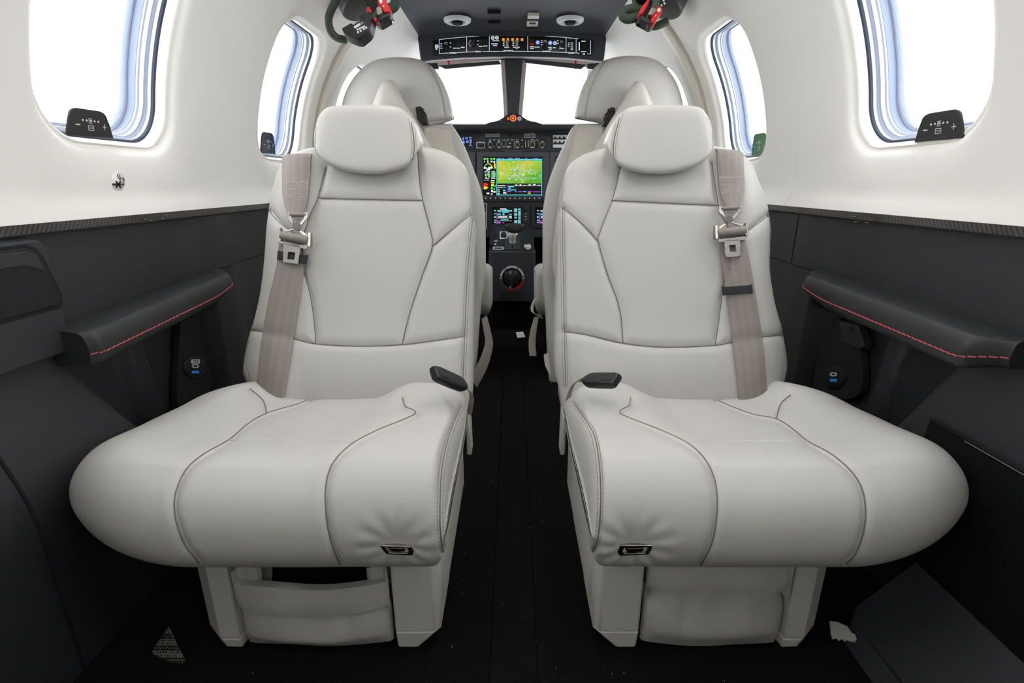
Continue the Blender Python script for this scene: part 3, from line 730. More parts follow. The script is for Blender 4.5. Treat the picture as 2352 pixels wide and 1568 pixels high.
mb = MB(); mb.tube([(0.49, 0.05, 0.019), (0.49, 0.55, 0.019)], 0.0015, 'wall_dark2', 6); mb.build('crease', k)
# perforated speaker grille on the left floor
pl = Pl(P(388, 1490, Z=0.006), (0, -0.25, 1)); t = thing('speaker_grille', P(388, 1490, Z=0.0), 'triangular perforated metal grille on the floor beside the left seat', 'grille')
po = resample([(388, 1440), (407, 1480), (425, 1519), (400, 1521), (372, 1512), (350, 1498), (368, 1470), (388, 1440)], 5)[:-1].tolist()
mb = MB(); mb.prism(pl, po, -0.01, 0.002, 'mesh'); mb.build('perforated_plate', t, bevel=0.0006)
# frayed carpet backing beside the right pedestal
pl = Pl(P(1945, 1455, Z=0.012), (0, -0.25, 1)); fp = [(1905, 1428), (1922, 1430), (1945, 1440), (1955, 1455), (1984, 1470), (1973, 1472), (1960, 1471), (1965, 1475), (1950, 1473), (1944, 1470), (1940, 1474), (1933, 1468), (1926, 1472), (1920, 1466), (1912, 1469), (1908, 1460)]
mb = MB(); mb.prism(pl, fp, 0, 0.0025, 'paper'); o = mb.build('carpet_scrap', None); setp(o, 'pale frayed scrap of carpet backing by the right seat pedestal', 'scrap')

# lint on the carpet
rn = random.Random(5); mb = MB()
for _ in range(46):
    x = rn.uniform(-.085, .085) if rn.random() < .75 else rn.uniform(-.5, .5); y = rn.uniform(.5, 1.6) if abs(x) < .09 else rn.uniform(.44, .53); a = rn.uniform(0, 6.3); l = rn.uniform(.0006, .0022)
    mb.tube([(x, y, .0052), (x+l*math.cos(a), y+l*math.sin(a), .0054)], .0004, 'paper', 4)
o = mb.build('carpet_lint'); setp(o, 'tiny pale specks of lint on the black carpet', 'lint', None, 'stuff')
# ================================================================ PASSENGER SEATS
def zz(pts, u0, v0, k): return [(u0+x/k, v0+y/k) for x, y in pts]
def fn(xs, ys): return lambda q: pchip(xs, ys, np.asarray(q).ravel()).reshape(np.shape(q))
def backYc(v): return np.interp(v, [330, 960], [0.995, 0.845])
def ribbon(name, Lp, Rp, th, m, parent, nx=7, uvs=1.0):
    "a strap between two matched rows of points, with real thickness"
    if Rp is None: G = np.asarray(Lp); nx = G.shape[1]
    else:
        q = np.linspace(0, 1, nx)[None, :, None]; G = np.asarray(Lp)[:, None]*(1-q)+np.asarray(Rp)[:, None]*q
    k = len(G); mid = G[:, nx//2]
    tg = np.gradient(mid, axis=0); ac = G[:, -1]-G[:, 0]; n = np.cross(ac, tg); n /= np.linalg.norm(n, axis=1)[:, None]+1e-12
    if np.einsum('ij,ij->i', n, CAM-mid).mean() < 0: n = -n
    q = np.linspace(0, 1, nx); V = []; uv = []
    L = np.concatenate([[0], np.cumsum(np.linalg.norm(np.diff(mid, axis=0), axis=1))])
    for i in range(k):
        for j, a in enumerate(q):
            e = 1-0.6*abs(2*a-1)**8; V.append(G[i, j]+n[i]*th*e); uv.append((a, L[i]*uvs))
        for j, a in list(enumerate(q))[::-1]: V.append(G[i, j]-n[i]*0.0003); uv.append((a, L[i]*uvs))
    Fc = grid_faces(k, 2*nx, True).tolist()+[list(range(2*nx)), list(range((k-1)*2*nx, k*2*nx))]
    return mesh_obj(name, V, Fc, m, parent, angle=60, uv=uv)

def belt_on(tree, L, R, off, step=7, nx=9):
    n = max(6, int(abs(L[-1][1]-L[0][1])/step)); a = resample(L, n=n); b = resample(R, n=n); rows = []
    for p0, p1 in zip(a, b):
        row = []
        for q in np.linspace(0, 1, nx):
            h = cast(tree, *(p0+(p1-p0)*q))
            if h[0] is None: break
            row.append(h[0]+h[1]*off)
        if len(row) == nx and np.ptp([r[1] for r in row]) < .06: rows.append(row)
    return np.array(rows)
def smooth(p, k=3):
    p = np.array(p)
    for _ in range(k): p[1:-1] = (p[:-2]+2*p[1:-1]+p[2:])/4
    return p

def stitch_row(parent, tree, l):
    mb = MB(); stitches(mb, tree, l)
    if mb.v: mb.build('stitching', parent, fix=False)
SEAT = {
 -1: dict(
  bl=([335, 345, 360, 390, 430, 500, 600, 680, 760, 830, 880, 960], [628, 626, 622, 617, 612, 608, 599, 585, 566, 558, 572, 585]),
  br=([335, 360, 390, 430, 450, 500, 560, 700, 830, 880, 960], [1082, 1083, 1086, 1090, 1092, 1091, 1089, 1088, 1087, 1086, 1080]),
  bt=([-1, -.985, -.95, -.9, -.8, -.6, -.4, 0, .4, .5, .6, .75, .87, .95, .985, 1], [440, 412, 388, 368, 352, 339, 335, 333, 334, 336, 340, 350, 366, 390, 418, 450]),
  head=dict(l=([0, .2, .5, .8, 1], [735, 727, 722, 722, 728]), r=([0, .2, .5, .8, 1], [940, 950, 960, 966, 962]),
    t=([-1, -.9, -.75, -.4, 0, .5, .75, .9, 1], [262, 251, 244, 241, 240, 242, 246, 255, 268]),
    b=([-1, -.8, -.5, -.2, 0, .2, .5, .8, 1], [354, 376, 391, 398, 400, 400, 394, 380, 345])),
  hseam=[[(941, 262), (948, 300), (951, 340), (946, 375)]],
  hst=[[(727, 275), (725, 310), (724, 350)]],
  seams=[zz([(466, 368), (425, 525), (395, 590), (375, 640), (345, 760), (355, 900), (385, 1020), (405, 1150), (415, 1275)], 540, 220, 2.24),
         zz([(425, 525), (700, 532), (965, 537)], 540, 220, 2.24),
         zz([(938, 262), (945, 400), (965, 537), (1000, 680), (1013, 775), (960, 930), (900, 1110), (858, 1278)], 540, 220, 2.24),
         zz([(1013, 775), (1100, 700), (1220, 606)], 540, 220, 2.24), zz([(163, 575), (215, 640), (280, 690), (345, 745)], 540, 220, 2.24),
         zz([(75, 1200), (150, 1215), (300, 1248), (415, 1275), (640, 1287), (858, 1279), (1000, 1262), (1175, 1238)], 540, 220, 2.24)],
  edge=[zz([(1226, 600), (1208, 760), (1193, 950), (1182, 1200), (1172, 1470)], 540, 220, 2.24)],
  ledge=[zz([(161, 590), (112, 950), (66, 1230), (48, 1330), (80, 1470)], 540, 220, 2.24)],
  out=([.47, .50, .545, .69, .77, .81, .87, .93], [.545, .558, .566, .563, .540, .505, .445, .42]), inn=.076,
  cse=[zz([(1270, 142), (1180, 185), (1015, 235), (920, 290), (830, 365), (700, 440), (620, 510), (575, 600), (560, 680), (570, 770), (610, 880), (683, 975)], 140, 840, 2.154),
       zz([(935, 112), (1000, 170), (1017, 233)], 140, 840, 2.154),
       zz([(1690, 158), (1705, 200), (1750, 237), (1560, 320), (1440, 385), (1360, 460), (1320, 540), (1307, 650), (1320, 800), (1350, 910), (1378, 978)], 140, 840, 2.154)],
  cridge=zz([(830, 368), (1000, 365), (1200, 360), (1440, 378)], 140, 840, 2.154),
  cedge=[zz([(1985, 190), (1940, 290), (1905, 400), (1880, 550), (1875, 750), (1885, 880), (1895, 930)], 140, 840, 2.154)],
  handle=[(872, 1245), (878, 1247), (945, 1250), (952, 1260), (948, 1270), (890, 1268), (882, 1260)],
  bU=([(654, 345), (653, 400), (655, 450), (660, 470), (668, 494)], [(716, 340), (714, 400), (711, 450), (708, 470), (700, 494)]),
  bD=([(648, 556), (643, 600), (632, 650), (620, 700), (603, 800), (592, 908)], [(703, 556), (700, 610), (694, 655), (688, 700), (672, 800), (655, 908)]),
  hw=dict(ca=(666, 494), cb=(703, 494), hub=(682, 520), r0=(646, 541), r1=(709, 552), tongue=[(652, 556), (692, 562), (686, 607), (651, 603)], hole=[(663, 579), (679, 581), (677, 597), (661, 595)], bar=[(641, 553), (708, 565), (706, 573), (640, 560)], sl=[(639, 574), (708, 585), (703, 608), (636, 596)]),
  buck=dict(p0=(1062, 884), p1=(995, 856), w=26, strap=[(1058, 888), (1073, 892), (1083, 910), (1078, 950)]),
  word='left'),
 1: dict(
  bl=([333, 360, 390, 430, 450, 500, 600, 760, 823, 880, 960], [1291, 1289, 1285, 1279, 1278, 1279, 1276, 1272, 1274, 1284, 1294]),
  br=([333, 356, 376, 399, 443, 532, 622, 724, 814, 876, 960], [1745, 1752, 1760, 1767, 1770, 1768, 1777, 1798, 1809, 1800, 1790]),
  bt=([-1, -.985, -.95, -.87, -.75, -.6, -.5, -.4, 0, .4, .6, .8, .9, .95, .985, 1], [452, 420, 392, 368, 352, 341, 336, 334, 333, 334, 338, 352, 370, 390, 416, 442]),
  head=dict(l=([0, .2, .5, .8, 1], [1420, 1411, 1400, 1393, 1398]), r=([0, .2, .5, .8, 1], [1624, 1632, 1637, 1639, 1633]),
    t=([-1, -.9, -.75, -.5, 0, .4, .75, .9, 1], [270, 256, 247, 242, 240, 241, 244, 251, 264]),
    b=([-1, -.8, -.5, -.2, 0, .2, .5, .8, 1], [345, 380, 394, 400, 400, 398, 391, 376, 354])),
  hseam=[[(1426, 262), (1415, 300), (1409, 340), (1412, 372)]],
  hst=[[(1634, 275), (1636, 310), (1636, 350)]],
  seams=[zz([(418, 360), (372, 535), (310, 700), (303, 750), (350, 920), (410, 1090), (430, 1272)], 1240, 220, 2.24),
         zz([(372, 537), (700, 553), (915, 562)], 1240, 220, 2.24),
         zz([(885, 340), (905, 480), (930, 600), (985, 720), (970, 900), (940, 1020), (915, 1200), (903, 1280)], 1240, 220, 2.24),
         zz([(303, 750), (220, 660), (115, 575)], 1240, 220, 2.24), zz([(985, 740), (1070, 695), (1182, 611)], 1240, 220, 2.24),
         zz([(125, 1212), (250, 1230), (430, 1272), (640, 1292), (900, 1283), (985, 1268), (1130, 1243), (1258, 1228)], 1240, 220, 2.24)],
  edge=[zz([(115, 570), (120, 900), (126, 1212), (132, 1500)], 1240, 220, 2.24)],
  ledge=[zz([(1180, 612), (1190, 860), (1243, 1130), (1266, 1330), (1250, 1470)], 1240, 220, 2.24)],
  out=([.47, .50, .545, .69, .77, .81, .87, .93], [.555, .574, .583, .579, .556, .522, .46, .42]), inn=.090,
  cse=[zz([(450, 158), (440, 195), (400, 235), (580, 310), (720, 375), (800, 440), (850, 520), (875, 620), (875, 750), (850, 880), (797, 985)], 1240, 840, 2.154),
       zz([(870, 166), (960, 205), (1060, 240), (1170, 262), (1250, 310), (1330, 375), (1440, 435), (1540, 520), (1595, 610), (1612, 720), (1600, 830), (1560, 930), (1515, 978)], 1240, 840, 2.154),
       zz([(1240, 142), (1190, 190), (1170, 262)], 1240, 840, 2.154)],
  cridge=zz([(720, 378), (900, 374), (1100, 370), (1330, 374)], 1240, 840, 2.154),
  cedge=[zz([(160, 175), (220, 260), (270, 350), (295, 500), (300, 680), (285, 860), (260, 920)], 1240, 840, 2.154)],
  handle=[(1424, 1247), (1497, 1247), (1496, 1256), (1488, 1268), (1422, 1271), (1417, 1264)],
  bU=([(1645, 345), (1648, 400), (1650, 440), (1656, 466), (1664, 478)], [(1703, 352), (1705, 400), (1705, 440), (1698, 466), (1692, 478)]),
  bD=([(1649, 545), (1653, 600), (1660, 650), (1670, 700), (1682, 800), (1696, 915)], [(1706, 545), (1717, 600), (1726, 650), (1735, 700), (1750, 800), (1759, 915)]),
  hw=dict(ca=(1655, 480), cb=(1698, 478), hub=(1674, 503), r0=(1647, 535), r1=(1711, 529), tongue=[(1663, 552), (1699, 549), (1700, 586), (1694, 590), (1668, 591), (1664, 585)], hole=[(1674, 564), (1688, 563), (1690, 578), (1676, 579)], bar=[(1648, 550), (1712, 543), (1711, 552), (1649, 557)], sl=[(1658, 657), (1727, 652), (1729, 674), (1661, 679)]),
  buck=dict(p0=(1350, 873), p1=(1418, 874), w=27, strap=[(1352, 875), (1332, 872), (1314, 888), (1300, 932)]),
  word='right'),
}
def rf(e, R):
    q = np.clip(1-e/R, 0, 1); return np.sqrt(np.clip(1-q*q, 0, 1))
def cushion(side, D):
    sg = side; nc, W = 300, 0.45
    c = 0.5-0.5*np.cos(np.linspace(0, math.pi, nc)); c = .6*c+.4*np.linspace(0, 1, nc)
    Yf0, Yr, rn = 0.482, 0.93, 0.082
    # profile samples: (y kind, sigma)
    th = np.linspace(0, math.pi, 130)
    top = np.linspace(1, 0, 180)[:-1]; bot = np.linspace(0, 1, 40)[1:]
    V = []
    for ci in c:
        eo, ei = ci*W, (1-ci)*W
        kv = max(float(rf(eo, .085)), .02)**.9*1.0
        Yf = Yf0+.125*(1-float(rf(eo, .17)))+.012*(1-float(rf(ei, .03)))
        pts = [(Yf+rn+(Yr-Yf-rn)*a, 1.0) for a in top]
        for t in th:
            cs, sn = math.cos(t), math.sin(t)
            pts.append((Yf+rn-rn*abs(sn)**(2/2.3), math.copysign(abs(cs)**(2/2.3), cs)))
        pts += [(Yf+rn+(Yr-Yf-rn)*a, -1.0) for a in bot]
        pts = np.array(pts); y = pts[:, 0]; sgm = pts[:, 1]
        zt = np.interp(y, [.48, .53, .58, .66, .74, .82, .93], [.300, .306, .302, .289, .279, .274, .27])
        zt = zt
        zb = np.interp(y, [.48, .6, .93], [.161, .174, .20])+.012*(1-sstep(eo, 0, .15))
        bol = 0.013*(sstep(ci, .34, .24)*(1-0) if False else 0)
        b = .014*(1-sstep(ci, .17, .36))+.014*sstep(ci, .64, .80)
        rear = np.exp(-((y-.80)/.055)**2)
        zt = zt + b*(.8+.9*rear) - .006*np.exp(-((ci-.5)/.2)**2)*sstep(y, .55, .65)
        zt = zt - .012*sstep(y, .77, .83)*0
        zm, B = (zt+zb)/2, (zt-zb)/2
        kv2 = np.maximum(np.where(sgm > 0, rf(ei, .016+.034*sstep(y, .66, .80)), float(rf(ei, .016))), .05)
        z = zm+sgm*B*kv*kv2
        Xo = pchip(*D['out'], np.clip(y, .47, .93)); X = sg*(Xo-(Xo-D['inn'])*ci)
        # soft front bulge of the side panels
        V.append(np.stack([X, y-.004*b/.014*np.clip(1-np.abs(sgm), 0, 1), z], 1))
    V = np.array(V); n = V.shape[1]; Fq = grid_faces(nc, n, False, flip=(sg < 0))
    caps = [list(range(n)), list(range((nc-1)*n, nc*n))]
    if sg < 0: caps[0] = caps[0][::-1]
    else: caps[1] = caps[1][::-1]
    V = V.reshape(-1, 3)
    tri = V[Fq]; vol = np.einsum('ij,ij->', tri[:, 0]-V.mean(0), np.cross(tri[:, 1]-V.mean(0), tri[:, 2]-V.mean(0)))
    if vol < 0: Fq = Fq[:, ::-1]; caps = [c_[::-1] for c_ in caps]
    return V, Fq, caps, n, nc
def passenger_seat(side):
    D = SEAT[side]; sg = side; w = D['word']
    t = thing('passenger_seat', (sg*.27, .72, 0), 'cream leather cabin seat %s of the aisle %s' % (('left', 'with sagging open front pocket') if sg < 0 else ('right', 'with closed front pocket')), 'seat', 'passenger seats')
    # ---- backrest
    Vlo = 960.0; vt0 = 333.0
    vof = lambda s: vt0+(Vlo-vt0)*s
    fl, fr_ = fn(*D['bl']), fn(*D['br']); top = fn(*D['bt'])
    def disp(C, s):
        v = vof(s); inner = np.abs(C)
        return (-0.010*sstep(inner, .5, .8)*(1-sstep(inner, .86, 1)) - .006*np.exp(-((v-850)/70)**2)*(1-sstep(inner, .7, .95)) + .003*np.exp(-((v-400)/40)**2))
    front, back, C, Sg = pillow(lambda s: fl(vof(s)), lambda s: fr_(vof(s)), top, lambda c: np.full(np.shape(c), Vlo), lambda s: backYc(vof(s)), lambda s: 0.050+0.012*s, 6, 250, 290, disp)
    V, Fc = pillow_mesh(front, back)
    V = carve(V, Fc, D['seams'], 2.4, .0026, 11, .0034); V = carve(V, Fc, D['edge']+D['ledge'], 2.2, .0010, 8, .0010)
    b = mesh_obj('backrest', V, Fc, 'leather', t, angle=180); tb = bvh(V, Fc)
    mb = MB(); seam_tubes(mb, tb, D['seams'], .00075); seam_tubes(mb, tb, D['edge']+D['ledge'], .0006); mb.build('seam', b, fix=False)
    for l in [shift(D['edge'][0], -5), shift(D['edge'][0], 5), shift(D['ledge'][0], -5*sg)]: stitch_row(b, tb, l)
    # ---- headrest
    h = D['head']; hl, hr, ht, hb = fn(*h['l']), fn(*h['r']), fn(*h['t']), fn(*h['b'])
    front, back, C, Sg = pillow(hl, hr, ht, hb, lambda s: 0.985-.035*s, .052, 9, 160, 140)
    Vh, Fh = pillow_mesh(front, back); Vh = carve(Vh, Fh, D['hseam'], 2.4, .0016, 8, .0016)
    hd = mesh_obj('headrest', Vh, Fh, 'leather', t, angle=180); th_ = bvh(Vh, Fh)
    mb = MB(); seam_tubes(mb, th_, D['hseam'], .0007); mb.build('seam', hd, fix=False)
    for l in [shift(D['hseam'][0], -5), shift(D['hseam'][0], 5), D['hst'][0]]: stitch_row(hd, th_, l)
    # ---- cushion
    V, Fq, caps, n, nc = cushion(sg, D)
    V = carve(V, Fq, D['cse'], 2.4, .0026, 12, .0030); V = carve(V, Fq, D['cedge'], 2.4, .0012, 9, .0014)
    # pinch of the leather around the release handle
    hc = np.array(D['handle']).mean(0); tb2 = bvh(V, Fq.tolist()+caps); p0, n0 = cast(tb2, *hc)
    r = np.linalg.norm(V-p0, axis=1); N = vnormals(V, Fq)
    V = V - N*(.007*np.exp(-(r/.028)**2))[:, None]
    ang = np.arctan2(V[:, 2]-p0[2], V[:, 0]-p0[0])
    V = V + N*(.0008*np.sin(ang*11+1.0)*np.exp(-((r-.036)/.014)**2))[:, None]
    cu = mesh_obj('cushion', V, Fq.tolist()+caps, 'leather', t, angle=180)
    tc = bvh(V, Fq.tolist()+caps)
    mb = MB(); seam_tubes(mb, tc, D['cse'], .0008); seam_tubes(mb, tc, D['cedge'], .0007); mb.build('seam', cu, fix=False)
    for l in (shift(D['cedge'][0], -6), shift(D['cedge'][0], 6)): stitch_row(cu, tc, l)
    mb = MB(); p = cast_line(tc, D['cridge'], 4, -.0012)
    if len(p) > 3: mb.tube(p, .0022, 'leather', 8)
    mb.build('ridge', cu)
    # ---- release handle
    p0, n0 = cast(tc, *hc); nn = np.array([0, -1, -.15]); pl = Pl(p0, nn)
    mb = MB(); out = np.array(D['handle']); inner = (hc+(out-hc)*np.array([.72, .62])).tolist()
    mb.prism(pl, D['handle'], -.006, .0035, 'nickel', hole=inner); mb.prism(pl, inner, -.006, .0005, 'hole'); hf = mb.build('release_handle', t, bevel=.0007)
    mb = MB(); gl = (hc+(out-hc)*np.array([.52, .34])).tolist(); mb.prism(pl, gl, -.002, .003, 'darkmetal'); mb.build('lever', hf, bevel=.0006)
    # ---- pedestal
    mb = MB(); k = sg
    def zp(poly, z0, z1, m, cut=None):
        q = [(k*a, y) for a, y in poly]; tp = [(k*a, y) for a, y in cut] if cut else None
        mb.zprism(q, z0, z1, m, tp)
    o = .438; i = D['inn']+.022
    zp([(o, .62), (o-.010, .574), (o-.036, .553), (o-.062, .553), (o-.066, .575), (o-.066, .66), (o, .66)], .018, .225, 'plastic')
    zp([(o, .62), (o-.010, .574), (o-.036, .553), (o-.062, .553), (o-.066, .575), (o-.066, .66), (o, .66)], .0, .018, 'plastic', [(o-.006, .62), (o-.02, .580), (o-.040, .556), (o-.062, .555), (o-.066, .575), (o-.066, .66), (o-.006, .66)])
    zp([(i+.064, .66), (i+.066, .575), (i+.062, .553), (i+.008, .553), (i, .562), (i, .66)], .030, .225, 'plastic')
    zp([(i+.064, .66), (i+.066, .575), (i+.062, .553), (i+.008, .553), (i, .562), (i, .66)], .0, .030, 'plastic', [(i+.064, .66), (i+.066, .575), (i+.060, .555), (i+.034, .555), (i+.010, .585), (i+.006, .66)])
    zp([(i+.006, .655), (i+.006, .84), (o-.004, .84), (o-.004, .655)], .0, .225, 'plastic')
    pd = mb.build('pedestal', t, bevel=.0025)
    mb = MB(); mb.zprism([(k*a, y) for a, y in [(i-.004, .585), (i-.004, .88), (i+.02, .88), (i+.02, .585)]], .055, .235, 'plastic'); mb.build('side_panel', pd, bevel=.004)
    mb = MB(); mb.zprism([(k*a, y) for a, y in [(i+.066, .64), (i+.066, .652), (o-.066, .652), (o-.066, .64)]], .002, .20, 'panel_d'); mb.build('back_plate', pd)
    # ---- front pocket
    x0, x1 = i+.068, o-.068; nx, nz = 80, 60; V = []
    open_ = sg < 0; zt = .112 if open_ else .145
    for a in np.linspace(0, 1, nx):
        for q in np.linspace(0, 1, nz):
            e = 4*a*(1-a); top = zt-(.006*e if open_ else -.008*e+.004)
            z = .006+.003*math.sin(a*9+1)*.5+q*(top-.006)
            y = .564-.026*e**.35*float(pchip([0, .25, .6, 1], [.40, 1, .72, .32], [q])[0])
            # soft creases
            y += .0035*math.exp(-((a-.22-.12*q)/.06)**2)*math.sin(q*math.pi)-.003*math.exp(-((a-.75+.1*q)/.07)**2)*math.sin(q*math.pi)+.004*math.exp(-((a-.5)/.12)**2)*math.exp(-((q-.5)/.25)**2)
            if not open_: y += .010*math.exp(-((q-.62)/.10)**2)*(math.exp(-((a-.0)/.07)**2)+math.exp(-((a-1)/.07)**2))+.006*sstep(q, .7, 1)
            V.append((k*(x0+(x1-x0)*a), y, z))
    Vn = np.array(V); Vb = Vn+np.array([0, .004, 0]); g = grid_faces(nx, nz, flip=(k > 0)); N_ = len(Vn)
    rim = [r*nz for r in range(nx)]+[(nx-1)*nz+c_ for c_ in range(1, nz)]+[r*nz+nz-1 for r in range(nx-2, -1, -1)]+[c_ for c_ in range(nz-2, 0, -1)]
    Fp = g.tolist()+(g[:, ::-1]+N_).tolist()+[[rim[j], rim[(j+1) % len(rim)], rim[(j+1) % len(rim)]+N_, rim[j]+N_] for j in range(len(rim))]
    pk = mesh_obj('pocket', np.vstack([Vn, Vb]), Fp, 'leather_side', t, angle=60)
    # hem band
    mb = MB(); V = []
    hb_ = .036 if open_ else .040
    for a in np.linspace(-.004, 1.004, 60):
        j = int(round(np.clip(a, 0, 1)*(nx-1)))
        zt_ = Vn[j*nz+nz-1][2]; qs = np.linspace(0, 1, 9)
        for q in qs:
            jj = j*nz+int(round((1-q*hb_/(zt-.006))*(nz-1))); pb = Vn[jj]
            V.append((k*(x0+(x1-x0)*a), pb[1]-.008-.003*math.sin(q*math.pi), zt_+.001-q*hb_))
        for q in qs[::-1]: 
            jj = j*nz+int(round((1-q*hb_/(zt-.006))*(nz-1))); pb = Vn[jj]
            V.append((k*(x0+(x1-x0)*a), pb[1]+.001, zt_+.001-q*hb_))
    mb.add(V, grid_faces(60, 18, True).tolist()+[list(range(18)), list(range(59*18, 60*18))], 'leather_side'); mb.build('hem', pk, angle=60)
    # folded gussets at the pocket's upper corners
    for q, a in ((0, x0), (1, x1)):
        s_ = 1 if q == 0 else -1; mb = MB(); zt_ = zt
        path = [(0, .552), (.006, .562), (.022, .560), (.030, .566), (.024, .574), (.008, .574), (.002, .584), (.014, .590), (.034, .588)]
        pp = resample(path, n=50); V = []
        for dz in ((-.045, .0, .010, .017) if open_ else (-.06, -.01, .0, .006)):
            for x, y in pp: V.append((k*(a+s_*x*(1 if dz > -.02 else .75)), y, zt_+dz+.006*math.sin(x*120)))
        Fg = grid_faces(4, 50).tolist(); nV = len(V); V2 = V+[(x_+0.0015, y_+.0025, z_) for x_, y_, z_ in V]
        Fg2 = [[nV+i_ for i_ in f[::-1]] for f in Fg]
        rim = [*range(0, 50)]+[50*r_+49 for r_ in range(1, 4)]+[*range(3*50+48, 3*50-1, -1)]+[50, 100][::-1]
        Fg3 = [[rim[j], rim[(j+1) % len(rim)], nV+rim[(j+1) % len(rim)], nV+rim[j]] for j in range(len(rim))]
        mb.add(V2, Fg+Fg2+Fg3, 'leather_side'); mb.build('gusset', pk, angle=70)
    # ---- side sling that carries the buckle strap
    mb = MB(); pts = D['buck']['strap'][-1]; pL = P(pts[0]+(-8 if sg < 0 else 8), pts[1]-2, X=sg*D['inn']); 
    yy = .80
    mb.add([(sg*(D['inn']-.002), yy, .235), (sg*(D['inn']-.002), yy+.05, .235), (sg*(D['inn']-.004), yy+.045, .155), (sg*(D['inn']-.004), yy+.012, .155),
            (sg*(D['inn']+.004), yy, .235), (sg*(D['inn']+.004), yy+.05, .235), (sg*(D['inn']+.004), yy+.045, .155), (sg*(D['inn']+.004), yy+.012, .155)],
           [[0, 1, 2, 3], [7, 6, 5, 4], [0, 4, 5, 1], [1, 5, 6, 2], [2, 6, 7, 3], [3, 7, 4, 0]], 'leather_side'); mb.build('strap_sleeve', t, bevel=.002)
    # ================= shoulder belt: a thing of its own lying on the seat
    bt = thing('shoulder_belt', cast(tb, D['hw']['hub'][0], D['hw']['hub'][1])[0], 'taupe shoulder belt with metal tongue hanging over the %s passenger seat' % w, 'seat belt', 'shoulder belts')
    nlift = np.array([0, -.97, .2])
    G = belt_on(tb, *D['bU'], .0045)
    lift = np.linspace(0, 1, len(G))**2*.010
    G = smooth(G)+nlift*lift[:, None, None]
    e = np.array([[0, .010, .005], [0, .035, .006], [0, .060, .003]]); G = np.concatenate([(G[:1]+e[::-1][:, None, :]), G])
    G = np.stack([resample(G[:, q_], n=46) for q_ in range(G.shape[1])], 1)
    up = ribbon('upper_webbing', G, None, .0016, 'belt', bt); tu = BVHTree.FromPolygons([tuple(np.array(v.co)+ORG[bt.name]) for v in up.data.vertices], [list(p.vertices) for p in up.data.polygons])
    # box stitching with zigzag row
    mb = MB(); (a0, a1) = (D['bU'][0][1], D['bU'][1][1]); v0, v1 = (416, 458) if sg < 0 else (404, 446)
    ul = np.interp(v0, [345, 400, 450], [p[0] for p in D['bU'][0][:3]])+5; ur = np.interp(v0, [345, 400, 450], [p[0] for p in D['bU'][1][:3]])-6
    st = [[(ul, v0+11), (ur, v0+11)], [(ul, v0+15), (ur, v0+15)], [(ul, v0+20), (ur, v0+20)], [(ul, v1-4), (ur, v1-4)], [(ul, v1), (ur, v1)], [(ul, v0+20), (ur, v1-4)], [(ur, v0+20), (ul, v1-4)], [(ul, v0), (ul, v1)], [(ur, v0), (ur, v1)]]
    for l in st: stitches(mb, tu, l, 'belt_stitch', .0022, .0016, .00035, .0002)
    zg = [(ul+(ur-ul)*q/18, v0+(6 if q % 2 else 0)) for q in range(19)]
    for q in range(18):
        p = cast_line(tu, [zg[q], zg[q+1]], n=4, off=.0003)
        if len(p) > 1: mb.tube(p, .0004, 'belt_stitch', 4)
    mb.build('stitching', up, fix=False)
    G = belt_on(tb, *D['bD'], .0045); lift = (1-np.linspace(0, 1, len(G)))**2*.004
    G = smooth(G)+nlift*lift[:, None, None]
    ribbon('lower_webbing', G, None, .0016, 'belt', bt)
    hw = D['hw']; q0, _ = cast(tb, *hw['hub']); nrm = np.array([0, -.96, .28]); pl = Pl(q0+nrm*.016, nrm)
    mb = MB(); hu, hv = hw['hub']
    for cpt, s_ in ((hw['ca'], -1), (hw['cb'], 1)):
        mb.prism(pl, [(cpt[0]-3.5*0-4, cpt[1]-6), (cpt[0]+4, cpt[1]-6), (cpt[0]+4.5, cpt[1]+3), (cpt[0]-s_*0+3, cpt[1]+12), (cpt[0]-3, cpt[1]+12), (cpt[0]-4.5, cpt[1]+3)], -.002, .0015, 'nickel')
        mb.prism(pl, [(cpt[0]-4, cpt[1]+7), (cpt[0]+4, cpt[1]+7), (hu+s_*7, hv+4), (hu+s_*1, hv+10), (hu-s_*1, hv+4)], -.001, .002, 'nickel')
    mb.build('clasp', bt, bevel=.0006)
    mb = MB(); mb.cyl(pl.pt(hw['ca'][0], hw['ca'][1]-1, -.001), pl.pt(hw['cb'][0], hw['cb'][1]-1, -.001), .0035, 'belt', 16); mb.build('webbing_loop', bt)
    mb = MB(); mb.cyl(pl.pt(hu, hv, -.001), pl.pt(hu, hv, .005), .0066, 'nickel_b', 28, bev=.0005); mb.build('rivet', bt, angle=25)
    mb = MB(); r0, r1 = np.array(hw['r0'], float), np.array(hw['r1'], float)
    for e_, s_ in ((r0, -1), (r1, 1)):
        mb.prism(pl, [(hu-s_*4, hv+5), (hu+s_*4, hv+6), (e_[0]+s_*0-2*s_, e_[1]-13), (e_[0]-7*s_, e_[1]-8)], -.003, .0, 'nickel')
        mb.prism(pl, [(e_[0]+s_*6, e_[1]-17), (e_[0]+s_*1, e_[1]-18), (e_[0]-s_*1, e_[1]-8), (e_[0]-s_*1, e_[1]+12), (e_[0]+s_*3, e_[1]+16), (e_[0]+s_*6, e_[1]+12)], -.006, .0035, 'nickel')
    mb.build('yoke', bt, bevel=.0008)
    mb = MB(); mb.cyl(pl.pt(*r0, -.001), pl.pt(*r1, -.001), .0074, 'belt', 24); mb.build('roller_webbing', bt)
    pl2 = Pl(q0+nrm*.0185, nrm); mb = MB()
    mb.prism(pl2, hw['bar'], -.001, .0022, 'nickel_b'); hm = hw['hole']
    mb.prism(pl2, hw['tongue'], .0, .0022, 'nickel_b', hole=hm); mb.build('tongue', bt, bevel=.0006)
